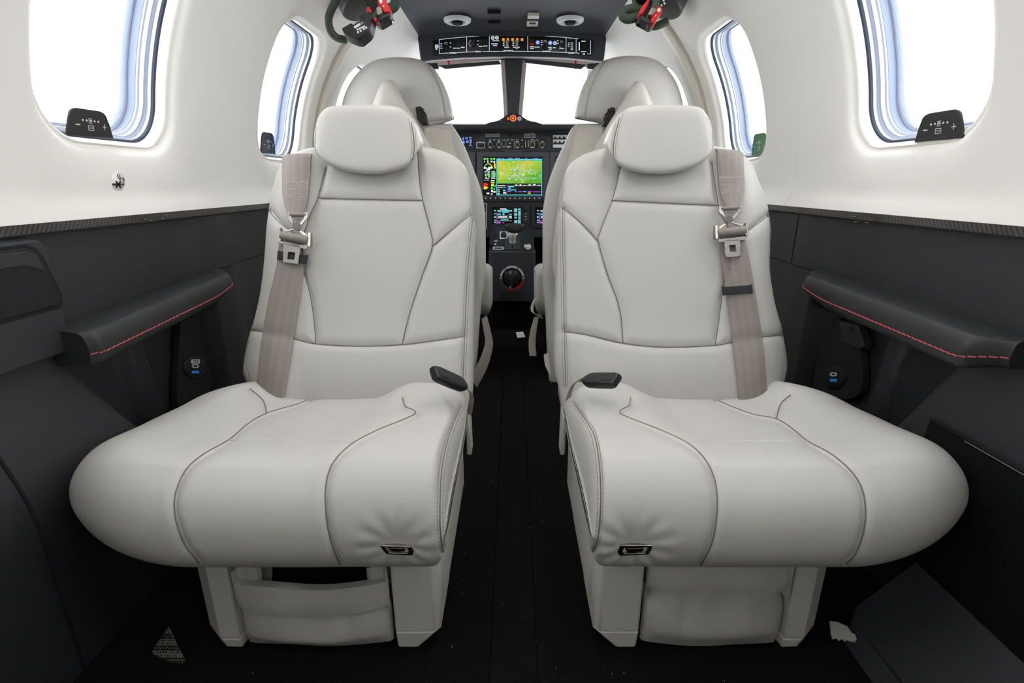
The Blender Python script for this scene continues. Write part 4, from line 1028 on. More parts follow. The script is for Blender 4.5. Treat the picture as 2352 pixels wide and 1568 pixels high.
    sc_ = np.mean(hw['sl'], axis=0); qs, _ = cast(tb, *sc_); pl3 = Pl(qs+nrm*.0115, nrm); s4 = hw['sl']
    def mid(a, b, k_, dv): return (a[0]+(b[0]-a[0])*k_, a[1]+(b[1]-a[1])*k_+dv)
    po = [s4[0], mid(s4[0], s4[1], .08, 2), mid(s4[0], s4[1], .92, 2), s4[1], s4[2], mid(s4[3], s4[2], .92, -1.5), mid(s4[3], s4[2], .08, -1.5), s4[3]]
    mb = MB(); mb.prism(pl3, po, -.003, .0016, 'rubber'); mb.build('slider', bt, bevel=.0008)
    # ================= buckle on its strap
    B = D['buck']; p0_ = P(*B['p0'], Y=.745); p1_ = P(*B['p1'], Y=.700)
    bk = thing('belt_buckle', p0_, 'black belt buckle lying on the aisle side of the %s passenger seat' % w, 'buckle', 'belt buckles')
    ax = p1_-p0_; Ln = np.linalg.norm(ax); ax /= Ln; upv = np.array([0, -.6, .8]); upv -= ax*np.dot(upv, ax); upv /= np.linalg.norm(upv)
    rt = np.cross(ax, upv); fr = Fr(p0_, ax, rt if np.dot(np.cross(ax, rt), upv) > 0 else -rt)
    wd = .0125; mb = MB(); V = []; prof = [(-.10, .55, .6), (0, .8, .85), (.12, .95, 1), (.5, 1, 1), (.88, .98, .95), (.97, .93, .8), (1.0, .86, .62)]
    for x, a, b_ in prof:
        for j in range(28):
            t_ = 2*math.pi*j/28; cc, ss = math.cos(t_), math.sin(t_)
            V.append(fr.pt(x*Ln, wd*a*math.copysign(abs(cc)**.5, cc), .0085*b_*math.copysign(abs(ss)**.55, ss)))
    mb.add(V, grid_faces(len(prof), 28, True).tolist()+[list(range(28)), list(range((len(prof)-1)*28, len(prof)*28))], 'black'); mb.build('body', bk, angle=50)
    mb = MB(); f2 = Fr(fr.pt(Ln*1.0, 0, 0), fr.ey, fr.ez); mb.prism(f2, rr(-.0085, -.003, .0085, .0035, .0015), -.002, .0006, 'hole'); mb.build('slot', bk)
    mb = MB(); mb.prism(fr, rr(Ln*.62, -.0085, Ln*.93, .0085, .002), .004, .0092, 'rubber'); mb.build('release_button', bk, bevel=.001)
    ps = [P(u, v, Y=y) for (u, v), y in zip(B['strap'], (.75, .76, .785, .815))]; ps = resample(ps, n=24)
    wv = np.array([0.25*sg, -.55, .5]); wv /= np.linalg.norm(wv)
    ribbon('strap', ps-wv*.010, ps+wv*.010, .0016, 'belt', bk)
    return t
for s_ in (-1, 1): passenger_seat(s_)
# ================================================================ COCKPIT
def z5(pts): return [(1020+x/4.9, 240+y/4.9) for x, y in pts]
def z6(pts): return [(1020+x/3.266, 480+y/3.266) for x, y in pts]
def z2(pts): return [(700+x/4.6125, y/4.6125) for x, y in pts]
def z3(pts): return [(1160+x/4.6125, y/4.6125) for x, y in pts]
r5 = lambda a, b, c, d: rect(1020+a/4.9, 240+b/4.9, 1020+c/4.9, 240+d/4.9)
p5 = lambda x, y: (1020+x/4.9, 240+y/4.9)
p6 = lambda x, y: (1020+x/3.266, 480+y/3.266)
# ---- pilot seats
PS = {
 -1: dict(l=([0, .3, .6, 1], [781, 781, 781, 781]), r=([0, .3, .6, 1], [1042, 1042, 1042, 1041]),
   t=([-1, -.97, -.9, -.8, -.6, -.4, -.2, 0, .2, .4, .6, .75, .85, .93, .98, 1], [270, 240, 210, 185, 156, 139, 133, 131, 132, 137, 151, 175, 200, 228, 255, 275]), hb=([-1, .4, .7, 1], [300, 300, 288, 274]),
   seam=[z2([(1290, 660), (1400, 850), (1465, 1050), (1495, 1255)])], bseam=[z2([(1320, 1285), (1420, 1275), (1580, 1245)])],
   spl=([0, .10, .27, .47, .67, 1], [868, 860, 845, 826, 800, 780]), spr=([0, .10, .27, .47, .67, 1], [916, 926, 950, 978, 1006, 1048]), spt=([-1, -.7, -.35, 0, .35, .7, 1], [206, 194, 185, 183, 185, 194, 208]),
   bl=([0, 1], [830, 850]), br=([0, .02, .06, .17, .26, .355, .5, .6, .7, .85, 1], [1036, 1045, 1060, 1088, 1107, 1115, 1116, 1112, 1104, 1098, 1090]),
   panel=[(975, 292), (1028, 297), (1040, 330), (1062, 400), (1078, 470), (1085, 640), (980, 640)],
   arm=(1098, 1131, 608, 724), word='left',
   lab='cream cockpit seat with domed headrest seen from behind on the left'),
 1: dict(l=([0, .3, .6, 1], [1320, 1320, 1320, 1321]), r=([0, .3, .6, 1], [1573, 1573, 1574, 1574]),
   t=([-1, -.98, -.93, -.85, -.75, -.6, -.4, -.2, 0, .2, .4, .6, .8, .9, .97, 1], [272, 252, 225, 198, 174, 150, 136, 130, 128, 129, 134, 148, 178, 205, 240, 270]), hb=([-1, -.7, -.4, 1], [272, 279, 286, 300]),
   seam=[z3([(1060, 640), (945, 850), (880, 1050), (850, 1255)])], bseam=[z3([(740, 1245), (850, 1268), (1000, 1290)])],
   spl=([0, .10, .27, .47, .67, 1], [1444, 1432, 1408, 1380, 1351, 1306]), spr=([0, .10, .27, .47, .67, 1], [1487, 1497, 1512, 1530, 1555, 1570]), spt=([-1, -.7, -.35, 0, .35, .7, 1], [209, 196, 188, 186, 188, 196, 210]),
   bl=([0, .02, .06, .17, .26, .355, .5, .6, .7, .85, 1], [1325, 1312, 1300, 1270, 1253, 1246, 1246, 1246, 1252, 1256, 1262]), br=([0, 1], [1530, 1510]),
   panel=[(1385, 292), (1332, 297), (1318, 330), (1298, 400), (1282, 470), (1275, 640), (1380, 640)],
   arm=(1227, 1262, 608, 724), word='right',
   lab='cream cockpit seat with domed headrest seen from behind on the right'),
}
for sg in (-1, 1):
    D = PS[sg]; t = thing('pilot_seat', (sg*.27, 1.75, 0), D['lab'], 'seat', 'pilot seats')
    one = lambda v: (lambda c: np.full(np.shape(c), float(v)))
    # back shell
    bl, br = fn(*D['bl']), fn(*D['br'])
    f, bk, C, Sg = pillow(bl, br, lambda c: 284+14*np.abs(c*.0)+0*c, one(900), lambda s: 1.70-.12*s, .045, 6, 90, 120)
    V, Fc = pillow_mesh(f, bk); b = mesh_obj('backrest', V, Fc, 'leather', t, angle=180); tb = bvh(V, Fc)
    # rear shell panel
    pl = Pl(P(1050 if sg < 0 else 1300, 430, Y=1.585), (0, -1, .18)); mb = MB(); po = resample(D['panel']+[D['panel'][0]], 8)[:-1].tolist()
    mb.prism(pl, po, -.02, .004, 'shell_dark'); mb.build('back_panel', b, bevel=.004)
    # headrest
    f, bk, C, Sg = pillow(fn(*D['l']), fn(*D['r']), fn(*D['t']), fn(*D['hb']), lambda s: 1.72-.02*s, .058, 3.6, 120, 100)
    V, Fc = pillow_mesh(f, bk); V = carve(V, Fc, D['seam']+D['bseam'], 2, .0014, 7, .002)
    h = mesh_obj('headrest', V, Fc, 'leather', t, angle=180); th_ = bvh(V, Fc)
    for l in D['seam']+D['bseam']:
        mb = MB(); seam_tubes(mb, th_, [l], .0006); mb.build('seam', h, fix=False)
        mb = MB(); stitches(mb, th_, shift(l, -3)); mb.build('stitching', h, fix=False)
    # tapering spine that carries the headrest
    f, bk, C, Sg = pillow(fn(*D['spl']), fn(*D['spr']), fn(*D['spt']), one(432), lambda s: 1.60+.075*s**2, .05, 3.2, 80, 80)
    V, Fc = pillow_mesh(f, bk); mesh_obj('spine', V, Fc, 'plastic', t, angle=180)
    # black hinge gap between spine and headrest
    q = (972, 268) if sg < 0 else (1396, 270); pl = Pl(P(*q, Y=1.640), (0, -1, 0)); mb = MB()
    s_ = 1 if sg < 0 else -1
    mb.prism(pl, [(q[0]-s_*18, q[1]-20), (q[0]-s_*6, q[1]-21), (q[0]+s_*6, q[1]-8), (q[0]+s_*12, q[1]+18), (q[0]-s_*2, q[1]+20), (q[0]-s_*14, q[1]+4)], -.03, 0, 'gloss'); mb.prism(pl, [(q[0]-s_*19, q[1]-22), (q[0]-s_*8, q[1]-24), (q[0]+s_*2, q[1]-18), (q[0]-s_*8, q[1]-12)], -.02, .003, 'black'); mb.build('hinge', t, bevel=.003)
    # folded armrest at the aisle
    a = D['arm']
    f, bk, C, Sg = pillow(one(a[0]), one(a[1]), lambda c: a[2]+10*c**2, lambda c: a[3]-14*c**2*(1+s_*c), lambda s: 1.80+0*s, .10, 3.4, 50, 60)
    V, Fc = pillow_mesh(f, bk); mesh_obj('armrest', V, Fc, 'leather', t, angle=180)
    # seat base
    mb = MB(); x0, x1 = (sg*.13, sg*.50); mb.box((min(x0, x1), 1.62, .16), (max(x0, x1), 1.98, .27), 'leather'); mb.build('cushion', t, bevel=.03)
    mb = MB(); x0, x1 = (sg*.145, sg*.46); mb.box((min(x0, x1), 1.62, 0.0), (max(x0, x1), 1.95, .165), 'shell_dark'); mb.build('base', t, bevel=.01)
# straps hanging at the pilot seats
def strap_px(name, pts, w, m, lab, ang=None):
    "pts: (u, v, Y, half-width px, lean px)"
    p = np.array(pts, float); L = [P(a-h, b-k, Y=y) for a, b, y, h, k in p]; R = [P(a+h, b+k, Y=y+.012) for a, b, y, h, k in p]
    o = ribbon(name, resample(L, n=30), resample(R, n=30), .0015, m, None); setp(o, lab, 'strap', 'straps at the pilot seats'); return o
strap_px('hanging_strap', [(1112, 728, 1.62, 6, -4), (1119, 760, 1.60, 8, 0), (1123, 790, 1.58, 9, 3), (1112, 830, 1.54, 9, 8), (1097, 862, 1.50, 8, 10), (1088, 880, 1.48, 7, 10)], 0, 'belt', 'twisted taupe strap drooping beside the left cockpit seat')
strap_px('hanging_strap', [(1232, 728, 1.62, 5, 0), (1225, 760, 1.62, 7, 0), (1222, 790, 1.62, 8, 0), (1224, 817, 1.62, 8, 0)], 0, 'belt2', 'pale strap end hanging straight beside the right cockpit seat')
strap_px('hanging_strap', [(1230, 684, 1.66, 3, -2), (1223, 700, 1.64, 3, 0), (1223, 715, 1.63, 3, 1), (1232, 724, 1.63, 4, 4), (1244, 727, 1.63, 4, 5)], 0, 'belt2', 'small looped strap above the hanging strap of the right cockpit seat')
strap_px('hanging_strap', [(1254, 812, 1.50, 5, -2), (1258, 840, 1.48, 6, 2), (1264, 866, 1.46, 3, 8), (1266, 878, 1.46, 1, 4)], 0, 'belt2', 'pointed cream strap behind the right cabin backrest near the floor')

# ---- instrument panel
PY = 2.35; pf = Pl((0, PY, 0), (0, -1, 0)); PO = .002
t = thing('instrument_panel', (0, PY, .3), 'dark grey instrument panel across the cockpit front', 'instrument panel')
mb = MB(); mb.prism(pf, rect(880, 302, 1480, 545), -.06, 0, 'panel'); mb.build('face', t, bevel=.002)
mb = MB(); pg = Pl((0, 2.30, 0), (0, -1, 0))
V = []
for x in np.linspace(-.55, .55, 40):
    for y, z in ((2.30, .818), (2.285, .822), (2.278, .832), (2.280, .846), (2.295, .852), (2.34, .855), (2.50, .868)): V.append((x, y, z))
mb.add(V, grid_faces(40, 7), 'panel_d'); gs = mb.build('glareshield', t, angle=60)
mb = MB()
for a, b, c_, d in ((60, 505, 1400, 535), (170, 1085, 1180, 1105)): mb.prism(pf, r5(a, b, c_, d), 0, .0015, 'panel_d')
mb.prism(pf, z5([(640, 513), (920, 513), (860, 531), (700, 531)]), 0, .004, 'bezel'); mb.build('ledge', t, bevel=.001)
mb = MB()
for k, (a, b) in enumerate([(465, 330), (465, 342), (465, 354)]):
    for j in range(15): mb.prism(pf, r5(a+j*11, b, a+j*11+8, b+7), 0, .0006, 'white')
mb.build('placard_lettering', t); 
mb = MB(); mb.prism(pf, r5(902, 325, 1025, 372), 0, .001, 'white', hole=r5(907, 331, 1020, 366)); add_text(mb, pf, 'N960TB', 1020+963/4.9, 240+348/4.9, 7.2, 'white', .001); mb.build('registration_plate', t)
mb = MB(); mb.prism(pf, rr(*p5(722, 332), *p5(772, 360), 2), 0, .002, 'panel_d'); mb.build('sensor_window', t)
# master warning hump on the glareshield
hp = Pl((0, 2.285, 0), (0, -1, 0)); mb = MB()
hump = z5([(505, 204), (600, 182), (660, 150), (700, 120), (740, 103), (780, 98), (822, 103), (862, 122), (900, 150), (960, 182), (1055, 204), (1055, 232), (505, 232)])
w_ = thing('warning_hump', hp.pt(1176, 280), 'dark hump with an orange warning button on top of the glareshield', 'warning light'); mb.prism(hp, resample(hump+[hump[0]], 4)[:-1].tolist(), -.05, .006, 'panel_d'); mb.build('housing', w_, bevel=.003)
mb = MB(); mb.prism(hp, circ(*p5(778, 156), 7.6, 28), .006, .010, 'orange2', hole=circ(*p5(778, 156), 4.8, 28)); mb.prism(hp, circ(*p5(778, 156), 4.8, 24), .006, .008, 'panel_d'); mb.prism(hp, circ(*p5(778, 156), 2.8, 20), .008, .011, 'orange2'); mb.build('warning_button', w_)
mb = MB(); mb.prism(hp, circ(*p5(848, 162), 4.8, 24), .006, .009, 'white'); mb.prism(hp, r5(840, 155, 846, 168), .009, .0096, 'ink'); mb.prism(hp, r5(851, 152, 856, 170), .009, .0096, 'ink'); mb.build('push_button', w_)
mb = MB(); mb.prism(hp, r5(710, 148, 734, 154), .006, .0068, 'orange2'); mb.prism(hp, r5(712, 154, 732, 174), .006, .0068, 'orange2'); mb.build('legend', w_)
for a in (620, 632, 918, 932): mb = MB(); mb.prism(hp, r5(a, 178, a+7, 184), .006, .0068, 'white'); mb.build('sensor', w_)
# mode control panel: knobs with marks
t2 = thing('autopilot_panel', pf.pt(1185, 330), 'row of knobs and small keys under the glareshield', 'control panel'); mb = MB()
mb.prism(pf, rr(*p5(468, 384), *p5(1155, 492), 2), PO, .003, 'panel_d'); mb.build('plate', t2, bevel=.001)
for x, r, ring in ((520, 5.6, 0), (617, 5.6, 0), (824, 5.2, 0), (994, 6.2, 1), (1104, 5.4, 0)):
    c_ = p5(x, 450); mb = MB(); mb.prism(pf, circ(*c_, r, 24), .003, .006, 'gold', hole=circ(*c_, r-1.3, 24)); mb.cyl(pf.pt(*c_, .003), pf.pt(*c_, .018), .0085*r/5.6, 'panel_d', 20, r1=.0075*r/5.6, bev=.002); k_ = mb.build('knob', t2)
mb = MB()
for x in (652, 697, 790, 1068): mb.prism(pf, r5(x-1.5, 392, x+1.5, 488), .003, .0036, 'white')
for x, y, w__ in ((518, 398, 26), (565, 398, 22), (617, 398, 26), (518, 418, 26), (617, 418, 26), (674, 400, 18), (720, 398, 24), (767, 398, 24), (824, 398, 26), (878, 400, 20), (824, 418, 34), (743, 436, 24), (674, 476, 26), (742, 476, 26), (565, 474, 18), (878, 476, 20), (995, 396, 24), (1044, 400, 20), (1104, 418, 28), (975, 412, 20), (1016, 412, 20), (520, 484, 34), (617, 484, 34), (824, 484, 34), (994, 484, 48), (1104, 484, 34)):
    mb.prism(pf, r5(x-w__/2, y-4, x+w__/2, y+4), .003, .0036, 'white')
mb.prism(pf, circ(*p5(722, 476), 2.4, 14), .003, .004, 'white')
for x in (918, 948): mb.prism(pf, z5([(x-3, 405), (x+3, 405), (x+6, 480), (x-6, 480)]), .003, .0036, 'gold')
mb.build('markings', t2)
# selector with white square bracket, standby display, vent grille
t2 = thing('selector_knob', pf.pt(*p5(411, 456)), 'square black selector framed by white brackets left of the knob row', 'knob'); mb = MB(); mb.cyl(pf.pt(*p5(411, 458)), pf.pt(*p5(411, 458), .015), .009, 'black', 20, bev=.002); mb.build('knob', t2)
mb = MB(); mb.prism(pf, rr(*p5(363, 419), *p5(461, 492), 2), 0, .001, 'white', hole=rr(*p5(372, 428), *p5(452, 483), 1.2)); mb.prism(pf, r5(395, 430, 428, 442), 0, .001, 'white'); mb.build('bracket', t2)
t2 = thing('standby_display', pf.pt(1075, 322), 'small standby display with pale blue digits beside the left cockpit seat', 'display'); mb = MB()
mb.prism(pf, rr(1030, 308, 1091, 342, 2), 0, .004, 'panel_d'); mb.build('bezel', t2, bevel=.001); mb = MB(); mb.prism(pf, rect(1034, 313, 1086, 336), .004, .0046, 'screen')
for a, b, c_, d in ((205, 375, 225, 395), (200, 415, 232, 440), (240, 372, 268, 388), (248, 405, 275, 432), (285, 368, 310, 380), (290, 392, 308, 440), (285, 452, 310, 465), (215, 400, 222, 440)): mb.prism(pf, r5(a, b, c_, d), .0046, .005, 'e_blue')
mb.build('screen', t2)
t2 = thing('switch_grille', pf.pt(1290, 322), 'white slatted switch block beside the right cockpit seat', 'switch block'); mb = MB(); mb.prism(pf, rr(*p5(1208, 332), 1340, *p5(0, 490)[1:], 3), 0, .003, 'panel_d'); mb.build('plate', t2, bevel=.001)
mb = MB()
for b, d in ((342, 378), (395, 432), (450, 486)): mb.prism(pf, r5(1225, b, 1560, d), .003, .006, 'white')
mb.build('slats', t2, bevel=.0008); mb = MB()
for b in (372, 425):
    for j in range(7): mb.prism(pf, circ(*p5(1252+j*48, b), 2.6, 12), .006, .0068, 'ink')
mb.build('holes', t2)
# multifunction display
t2 = thing('map_display', pf.pt(1178, 452), 'large centre display showing a green moving map', 'display', 'panel displays'); mb = MB()
mb.prism(pf, rr(*p5(370, 535), *p5(1180, 1080), 3), PO, .012, 'bezel', hole=rect(*p5(438, 588), *p5(1108, 1025))); mb.prism(pf, r5(430, 1036, 1125, 1070), .012, .014, 'panel_d'); mb.build('bezel', t2, bevel=.002)
mb = MB()
for j in range(12): mb.prism(pf, circ(*p5(471+j*54.5, 1052), 1.5, 10), .014, .0148, 'white')
mb.build('softkeys', t2)
mb = MB(); mb.prism(pf, r5(436, 586, 1110, 1027), PO, .006, 'screen')
o1, o2, o3 = .006, .0063, .0066
mb.prism(pf, r5(590, 612, 1102, 1020), o1, o2, 'e_cyan', hole=r5(598, 628, 1094, 1012))
sc = mb.build('screen', t2)
mb = MB(); mb.prism(pf, r5(600, 630, 1092, 888), .0061, .0065, 'map'); mb.build('chart', sc)
rnd = random.Random(3); mb = MB()
for _ in range(150):
    x = rnd.gauss(820, 120); y = rnd.gauss(765, 60)
    if not (606 < x < 1080 and 640 < y < 880): continue
    mb.prism(pf, r5(x, y, x+rnd.uniform(4, 22), y+rnd.uniform(3, 8)), .0065, .0068, rnd.choice(['e_white', 'e_white', 'e_teal', 'e_white', 'e_blue']))
mb.prism(pf, circ(*p5(850, 760), 12, 30), .0065, .0067, 'e_white', hole=circ(*p5(850, 760), 11.4, 30))
for l in ([(960, 690), (1085, 800)], [(730, 830), (1090, 835)], [(650, 880), (820, 850)]): mb.prism(pf, line_poly([p5(*a) for a in l], .8), .0065, .0067, 'e_teal')
mb.prism(pf, r5(1030, 630, 1085, 645), .0066, .0068, 'e_green'); mb.build('chart_symbols', sc)
mb = MB()   # engine strip and lower text
def gl(lst, m):
    for a, b, c_, d in lst: mb.prism(pf, r5(a, b, c_, d), .006, .0064, m)
gl([(446, 604, 470, 622), (476, 604, 500, 622), (520, 604, 540, 622), (548, 604, 575, 622)], 'e_green'); gl([(452, 632, 460, 650), (486, 630, 500, 652), (525, 632, 545, 650), (556, 634, 575, 655)], 'e_white')
a_ = [(498+44*math.cos(x), 715-48*math.sin(x)) for x in np.linspace(.15, math.pi, 18)]
mb.prism(pf, line_poly([p5(*q) for q in a_[8:]], 1.8), .006, .0064, 'e_green'); mb.prism(pf, line_poly([p5(*q) for q in a_[:9]], 1.8), .006, .0064, 'e_yellow')
gl([(446, 705, 480, 722), (500, 700, 548, 720), (480, 720, 520, 738)], 'e_white'); gl([(492, 708, 512, 722)], 'e_green')
gl([(560, 660, 572, 700), (575, 665, 582, 720), (562, 706, 580, 720)], 'e_yellow')
gl([(460, 748, 468, 770), (474, 742, 490, 756), (496, 752, 515, 764), (460, 785, 480, 800), (500, 770, 508, 820), (462, 826, 505, 834)], 'e_white'); gl([(470, 775, 478, 815), (488, 765, 494, 800), (512, 778, 518, 826), (460, 815, 480, 828)], 'e_green')
gl([(536, 748, 544, 822), (566, 748, 572, 822), (530, 826, 580, 834)], 'e_white'); gl([(550, 748, 560, 822), (575, 760, 580, 815)], 'e_green')
gl([(450, 846, 470, 858)], 'e_mag'); gl([(480, 846, 506, 854), (528, 850, 570, 862)], 'e_white')
gl([(446, 882, 482, 918), (482, 890, 494, 910)], 'e_red'); gl([(446, 922, 484, 952), (484, 926, 496, 942)], 'e_yellow')
gl([(526, 872, 570, 884), (530, 892, 552, 920)], 'e_yellow'); gl([(556, 880, 562, 920), (570, 905, 580, 930), (528, 930, 550, 950), (560, 940, 572, 962)], 'e_green'); gl([(540, 905, 560, 918), (530, 960, 550, 985), (555, 972, 580, 990), (480, 990, 510, 1008), (528, 1000, 548, 1012)], 'e_white')
mb.build('engine_gauges', sc); mb = MB()
gl([(604, 908, 690, 918), (604, 930, 660, 936), (604, 950, 625, 958), (604, 970, 630, 978), (604, 992, 628, 1000), (604, 1004, 625, 1010), (665, 985, 700, 992), (665, 998, 704, 1004)], 'e_white'); gl([(665, 930, 696, 936), (665, 958, 690, 975), (722, 918, 790, 930), (722, 936, 752, 946), (722, 955, 810, 966), (885, 975, 925, 985)], 'e_cyan')
gl([(708, 905, 712, 985), (712, 975, 755, 984), (796, 975, 822, 985), (838, 975, 872, 985), (940, 975, 990, 983), (1000, 978, 1084, 986)], 'e_mag'); gl([(800, 900, 822, 912), (850, 898, 868, 914), (890, 906, 915, 912), (950, 898, 975, 910), (1000, 896, 1030, 908), (1055, 904, 1080, 912), (720, 914, 1090, 916), (800, 906, 1090, 908)], 'e_white'); gl([(940, 990, 975, 1002)], 'e_yellow')
mb.build('route_text', sc); mb = MB()
gl([(600, 604, 640, 610), (655, 604, 672, 610), (720, 602, 770, 610), (800, 602, 850, 610), (915, 602, 935, 610), (1010, 604, 1060, 610)], 'e_mag')
mb.build('top_bar', sc)
# neighbouring main displays, only their inner edges show between the seats
for nm, x0, x1, lab in (('left', 1010, 1092, 'display bezel mostly hidden behind the left cockpit seat'), ('right', 1262, 1345, 'display bezel with a blue screen edge mostly hidden behind the right cockpit seat')):
    t2 = thing('flight_display', pf.pt((x0+x1)/2, 452), lab, 'display', 'panel displays'); mb = MB(); mb.prism(pf, rr(x0, 349, x1, 460, 3), PO, .012, 'bezel', hole=rect(x0+13, 360, x1-13, 449)); mb.build('bezel', t2, bevel=.002)
    mb = MB(); mb.prism(pf, rect(x0+12, 359, x1-12, 450), PO, .006, 'screen'); mb.prism(pf, rect(x0+16, 363, x1-16, 410), .006, .0064, 'e_blue'); mb.prism(pf, rect(x0+16, 411, x1-16, 446), .006, .0064, 'e_teal'); mb.build('screen', t2)
# touch controllers
def touch(x0, x1, lab, mirror=False):
    t2 = thing('touch_controller', pf.pt((x0+x1)/2, 525), lab, 'touch controller', 'touch controllers'); X = lambda a: x0+(a-500)/4.9
    R = lambda a, b, c_, d: rect(X(a), 240+b/4.9, X(c_), 240+d/4.9)
    mb = MB(); mb.prism(pf, rr(X(500), 240+1115/4.9, X(965), 240+1385/4.9, 2), PO, .010, 'panel_d', hole=R(540, 1155, 872, 1345)); mb.build('bezel', t2, bevel=.0015)
    mb = MB(); mb.prism(pf, R(538, 1153, 874, 1347), PO, .006, 'screen'); o = mb.build('screen', t2)
    mb = MB()
    def g(l, m):
        for a, b, c_, d in l: mb.prism(pf, R(a, b, c_, d), .006, .0064, m)
    g([(562, 1185, 585, 1200), (562, 1222, 585, 1232), (562, 1255, 585, 1275), (562, 1295, 588, 1306), (562, 1318, 588, 1330)], 'e_teal')
    g([(630, 1168, 700, 1180), (600, 1190, 640, 1200), (735, 1190, 765, 1200), (650, 1214, 730, 1217), (600, 1250, 765, 1252), (608, 1258, 712, 1270), (730, 1258, 762, 1270), (600, 1278, 765, 1280), (600, 1306, 765, 1308)], 'e_white')
    g([(645, 1186, 730, 1206), (600, 1226, 640, 1240), (660, 1222, 680, 1244), (735, 1228, 760, 1240), (640, 1290, 725, 1300), (690, 1180, 715, 1186), (615, 1205, 635, 1212)], 'e_cyan')
    g([(788, 1168, 822, 1210), (788, 1222, 822, 1250), (790, 1262, 820, 1280), (788, 1300, 824, 1335), (832, 1168, 862, 1186), (834, 1195, 862, 1250), (836, 1258, 862, 1285), (832, 1292, 862, 1340)], 'e_teal')
    g([(592, 1215, 597, 1340), (600, 1318, 635, 1336), (660, 1326, 675, 1334)], 'e_mag'); mb.build('readouts', o)
    mb = MB()
    for y in (1170, 1332): mb.cyl(pf.pt(X(918), 240+y/4.9, .010), pf.pt(X(918), 240+y/4.9, .020), .0085 if y < 1200 else .006, 'black', 20, bev=.002)
    mb.build('knob', t2); mb = MB()
    for y in (1228, 1260, 1292): mb.prism(pf, R(908, y-3, 930, y+3), .010, .0106, 'white')
    mb.build('key_marks', t2)
touch(1020+500/4.9, 0, 'touch controller with cyan and white text under the map display')
touch(1020+982/4.9, 0, 'touch controller partly hidden by the right cockpit seat')
t2 = thing('fuel_selector_panel', pf.pt(1107, 525), 'white outlined switch boxes with a red mark left of the touch controller', 'switch panel'); mb = MB()
mb.prism(pf, rr(1078, *p5(0, 1105)[1:], *p5(484, 1408), 2), 0, .002, 'panel_d'); mb.build('plate', t2)
mb = MB(); mb.prism(pf, rr(1082, 240+1108/4.9, 1020+480/4.9, 240+1225/4.9, 1), .002, .0026, 'white', hole=rr(1083.5, 240+1116/4.9, 1020+472/4.9, 240+1217/4.9, 1)); mb.prism(pf, r5(430, 1136, 455, 1144), .002, .0026, 'white'); mb.prism(pf, r5(432, 1180, 446, 1188), .002, .0026, 'white'); mb.build('upper_markings', t2); mb = MB(); mb.prism(pf, rr(1082, 240+1230/4.9, 1020+480/4.9, 240+1404/4.9, 1), .002, .0026, 'white', hole=rr(1083.5, 240+1238/4.9, 1020+472/4.9, 240+1396/4.9, 1))
mb.prism(pf, circ(*p5(440, 1288), 5.5, 20), .002, .0028, 'red', hole=circ(*p5(440, 1288), 3.8, 20)); mb.prism(pf, r5(432, 1360, 442, 1376), .002, .0026, 'white'); mb.build('markings', t2)

# ---- centre pedestal with trim wheel, throttle, levers
Yp = 2.10; pp = Pl((0, Yp, 0), (0, -1, 0))
a, b = P(1122, 578, Y=Yp), P(1231, 578, Y=Yp); zt = a[2]; zb_ = P(1176, 692, Y=Yp)[2]
t2 = thing('centre_pedestal', (0, 2.15, 0), 'dark grey centre pedestal with a round trim wheel on its aft face', 'pedestal'); mb = MB()
n = 8; arc = [(a[0]+.02-.02*math.sin(x), Yp+.02-.02*math.cos(x)) for x in np.linspace(math.pi/2, 0, n)]+[(b[0]-.02+.02*math.sin(x), Yp+.02-.02*math.cos(x)) for x in np.linspace(0, math.pi/2, n)]
po = [(a[0], 2.34)]+arc+[(b[0], 2.34)]
mb.zprism(po, zb_, zt, 'panel'); mb.build('body', t2, bevel=.003)
mb = MB(); mb.zprism([(a[0]+.01, 2.36), (a[0]+.01, 2.16), (b[0]-.01, 2.16), (b[0]-.01, 2.36)], 0.0, zb_, 'carpet'); mb.build('foot', t2)
# sloping top
V = [(a[0]+.004, Yp+.02, zt), (b[0]-.004, Yp+.02, zt), (b[0]-.004, 2.335, zt+.085), (a[0]+.004, 2.335, zt+.085), (a[0]+.004, 2.335, zt-.01), (b[0]-.004, 2.335, zt-.01)]
mb = MB(); mb.add(V, [[0, 1, 2, 3], [0, 3, 4], [1, 5, 2], [0, 4, 5, 1], [3, 2, 5, 4]], 'panel_d'); tp = mb.build('top_plate', t2, bevel=.002)
nt_ = np.cross(np.array(V[1])-np.array(V[0]), np.array(V[3])-np.array(V[0])); pt = Pl(V[0], nt_ if nt_[2] > 0 else -nt_)
mb = MB(); mb.prism(pt, rr(*p6(418, 170), *p6(476, 224), 1), 0, .001, 'white', hole=rr(*p6(426, 178), *p6(468, 216), .6)); mb.prism(pt, rect(*p6(430, 180), *p6(462, 212)), 0, .006, 'black')
mb.build('bracket_mark', tp); mb = MB(); mb.prism(pt, rr(*p6(366, 284), *p6(446, 304), 1.6), 0, .001, 'white', hole=rr(*p6(374, 288), *p6(438, 300), 1))
for q in ((455, 268, 480, 280), (540, 222, 562, 234), (540, 268, 562, 280), (372, 238, 402, 244), (376, 258, 392, 270), (462, 222, 480, 232), (478, 182, 552, 194), (602, 268, 612, 290), (616, 286, 646, 296)): mb.prism(pt, rect(*p6(q[0], q[1]), *p6(q[2], q[3])), 0, .001, 'white')
mb.build('markings', tp)
mb = MB(); mb.prism(pt, z6([(456, 222), (568, 222), (572, 306), (452, 306)]), 0, .003, 'panel'); mb.prism(pt, z6([(508, 250), (518, 250), (518, 300), (508, 300)]), .003, .0036, 'hole'); mb.prism(pt, z6([(345, 190), (368, 190), (368, 285), (342, 285)]), 0, .010, 'black'); mb.build('quadrant', tp, bevel=.001)
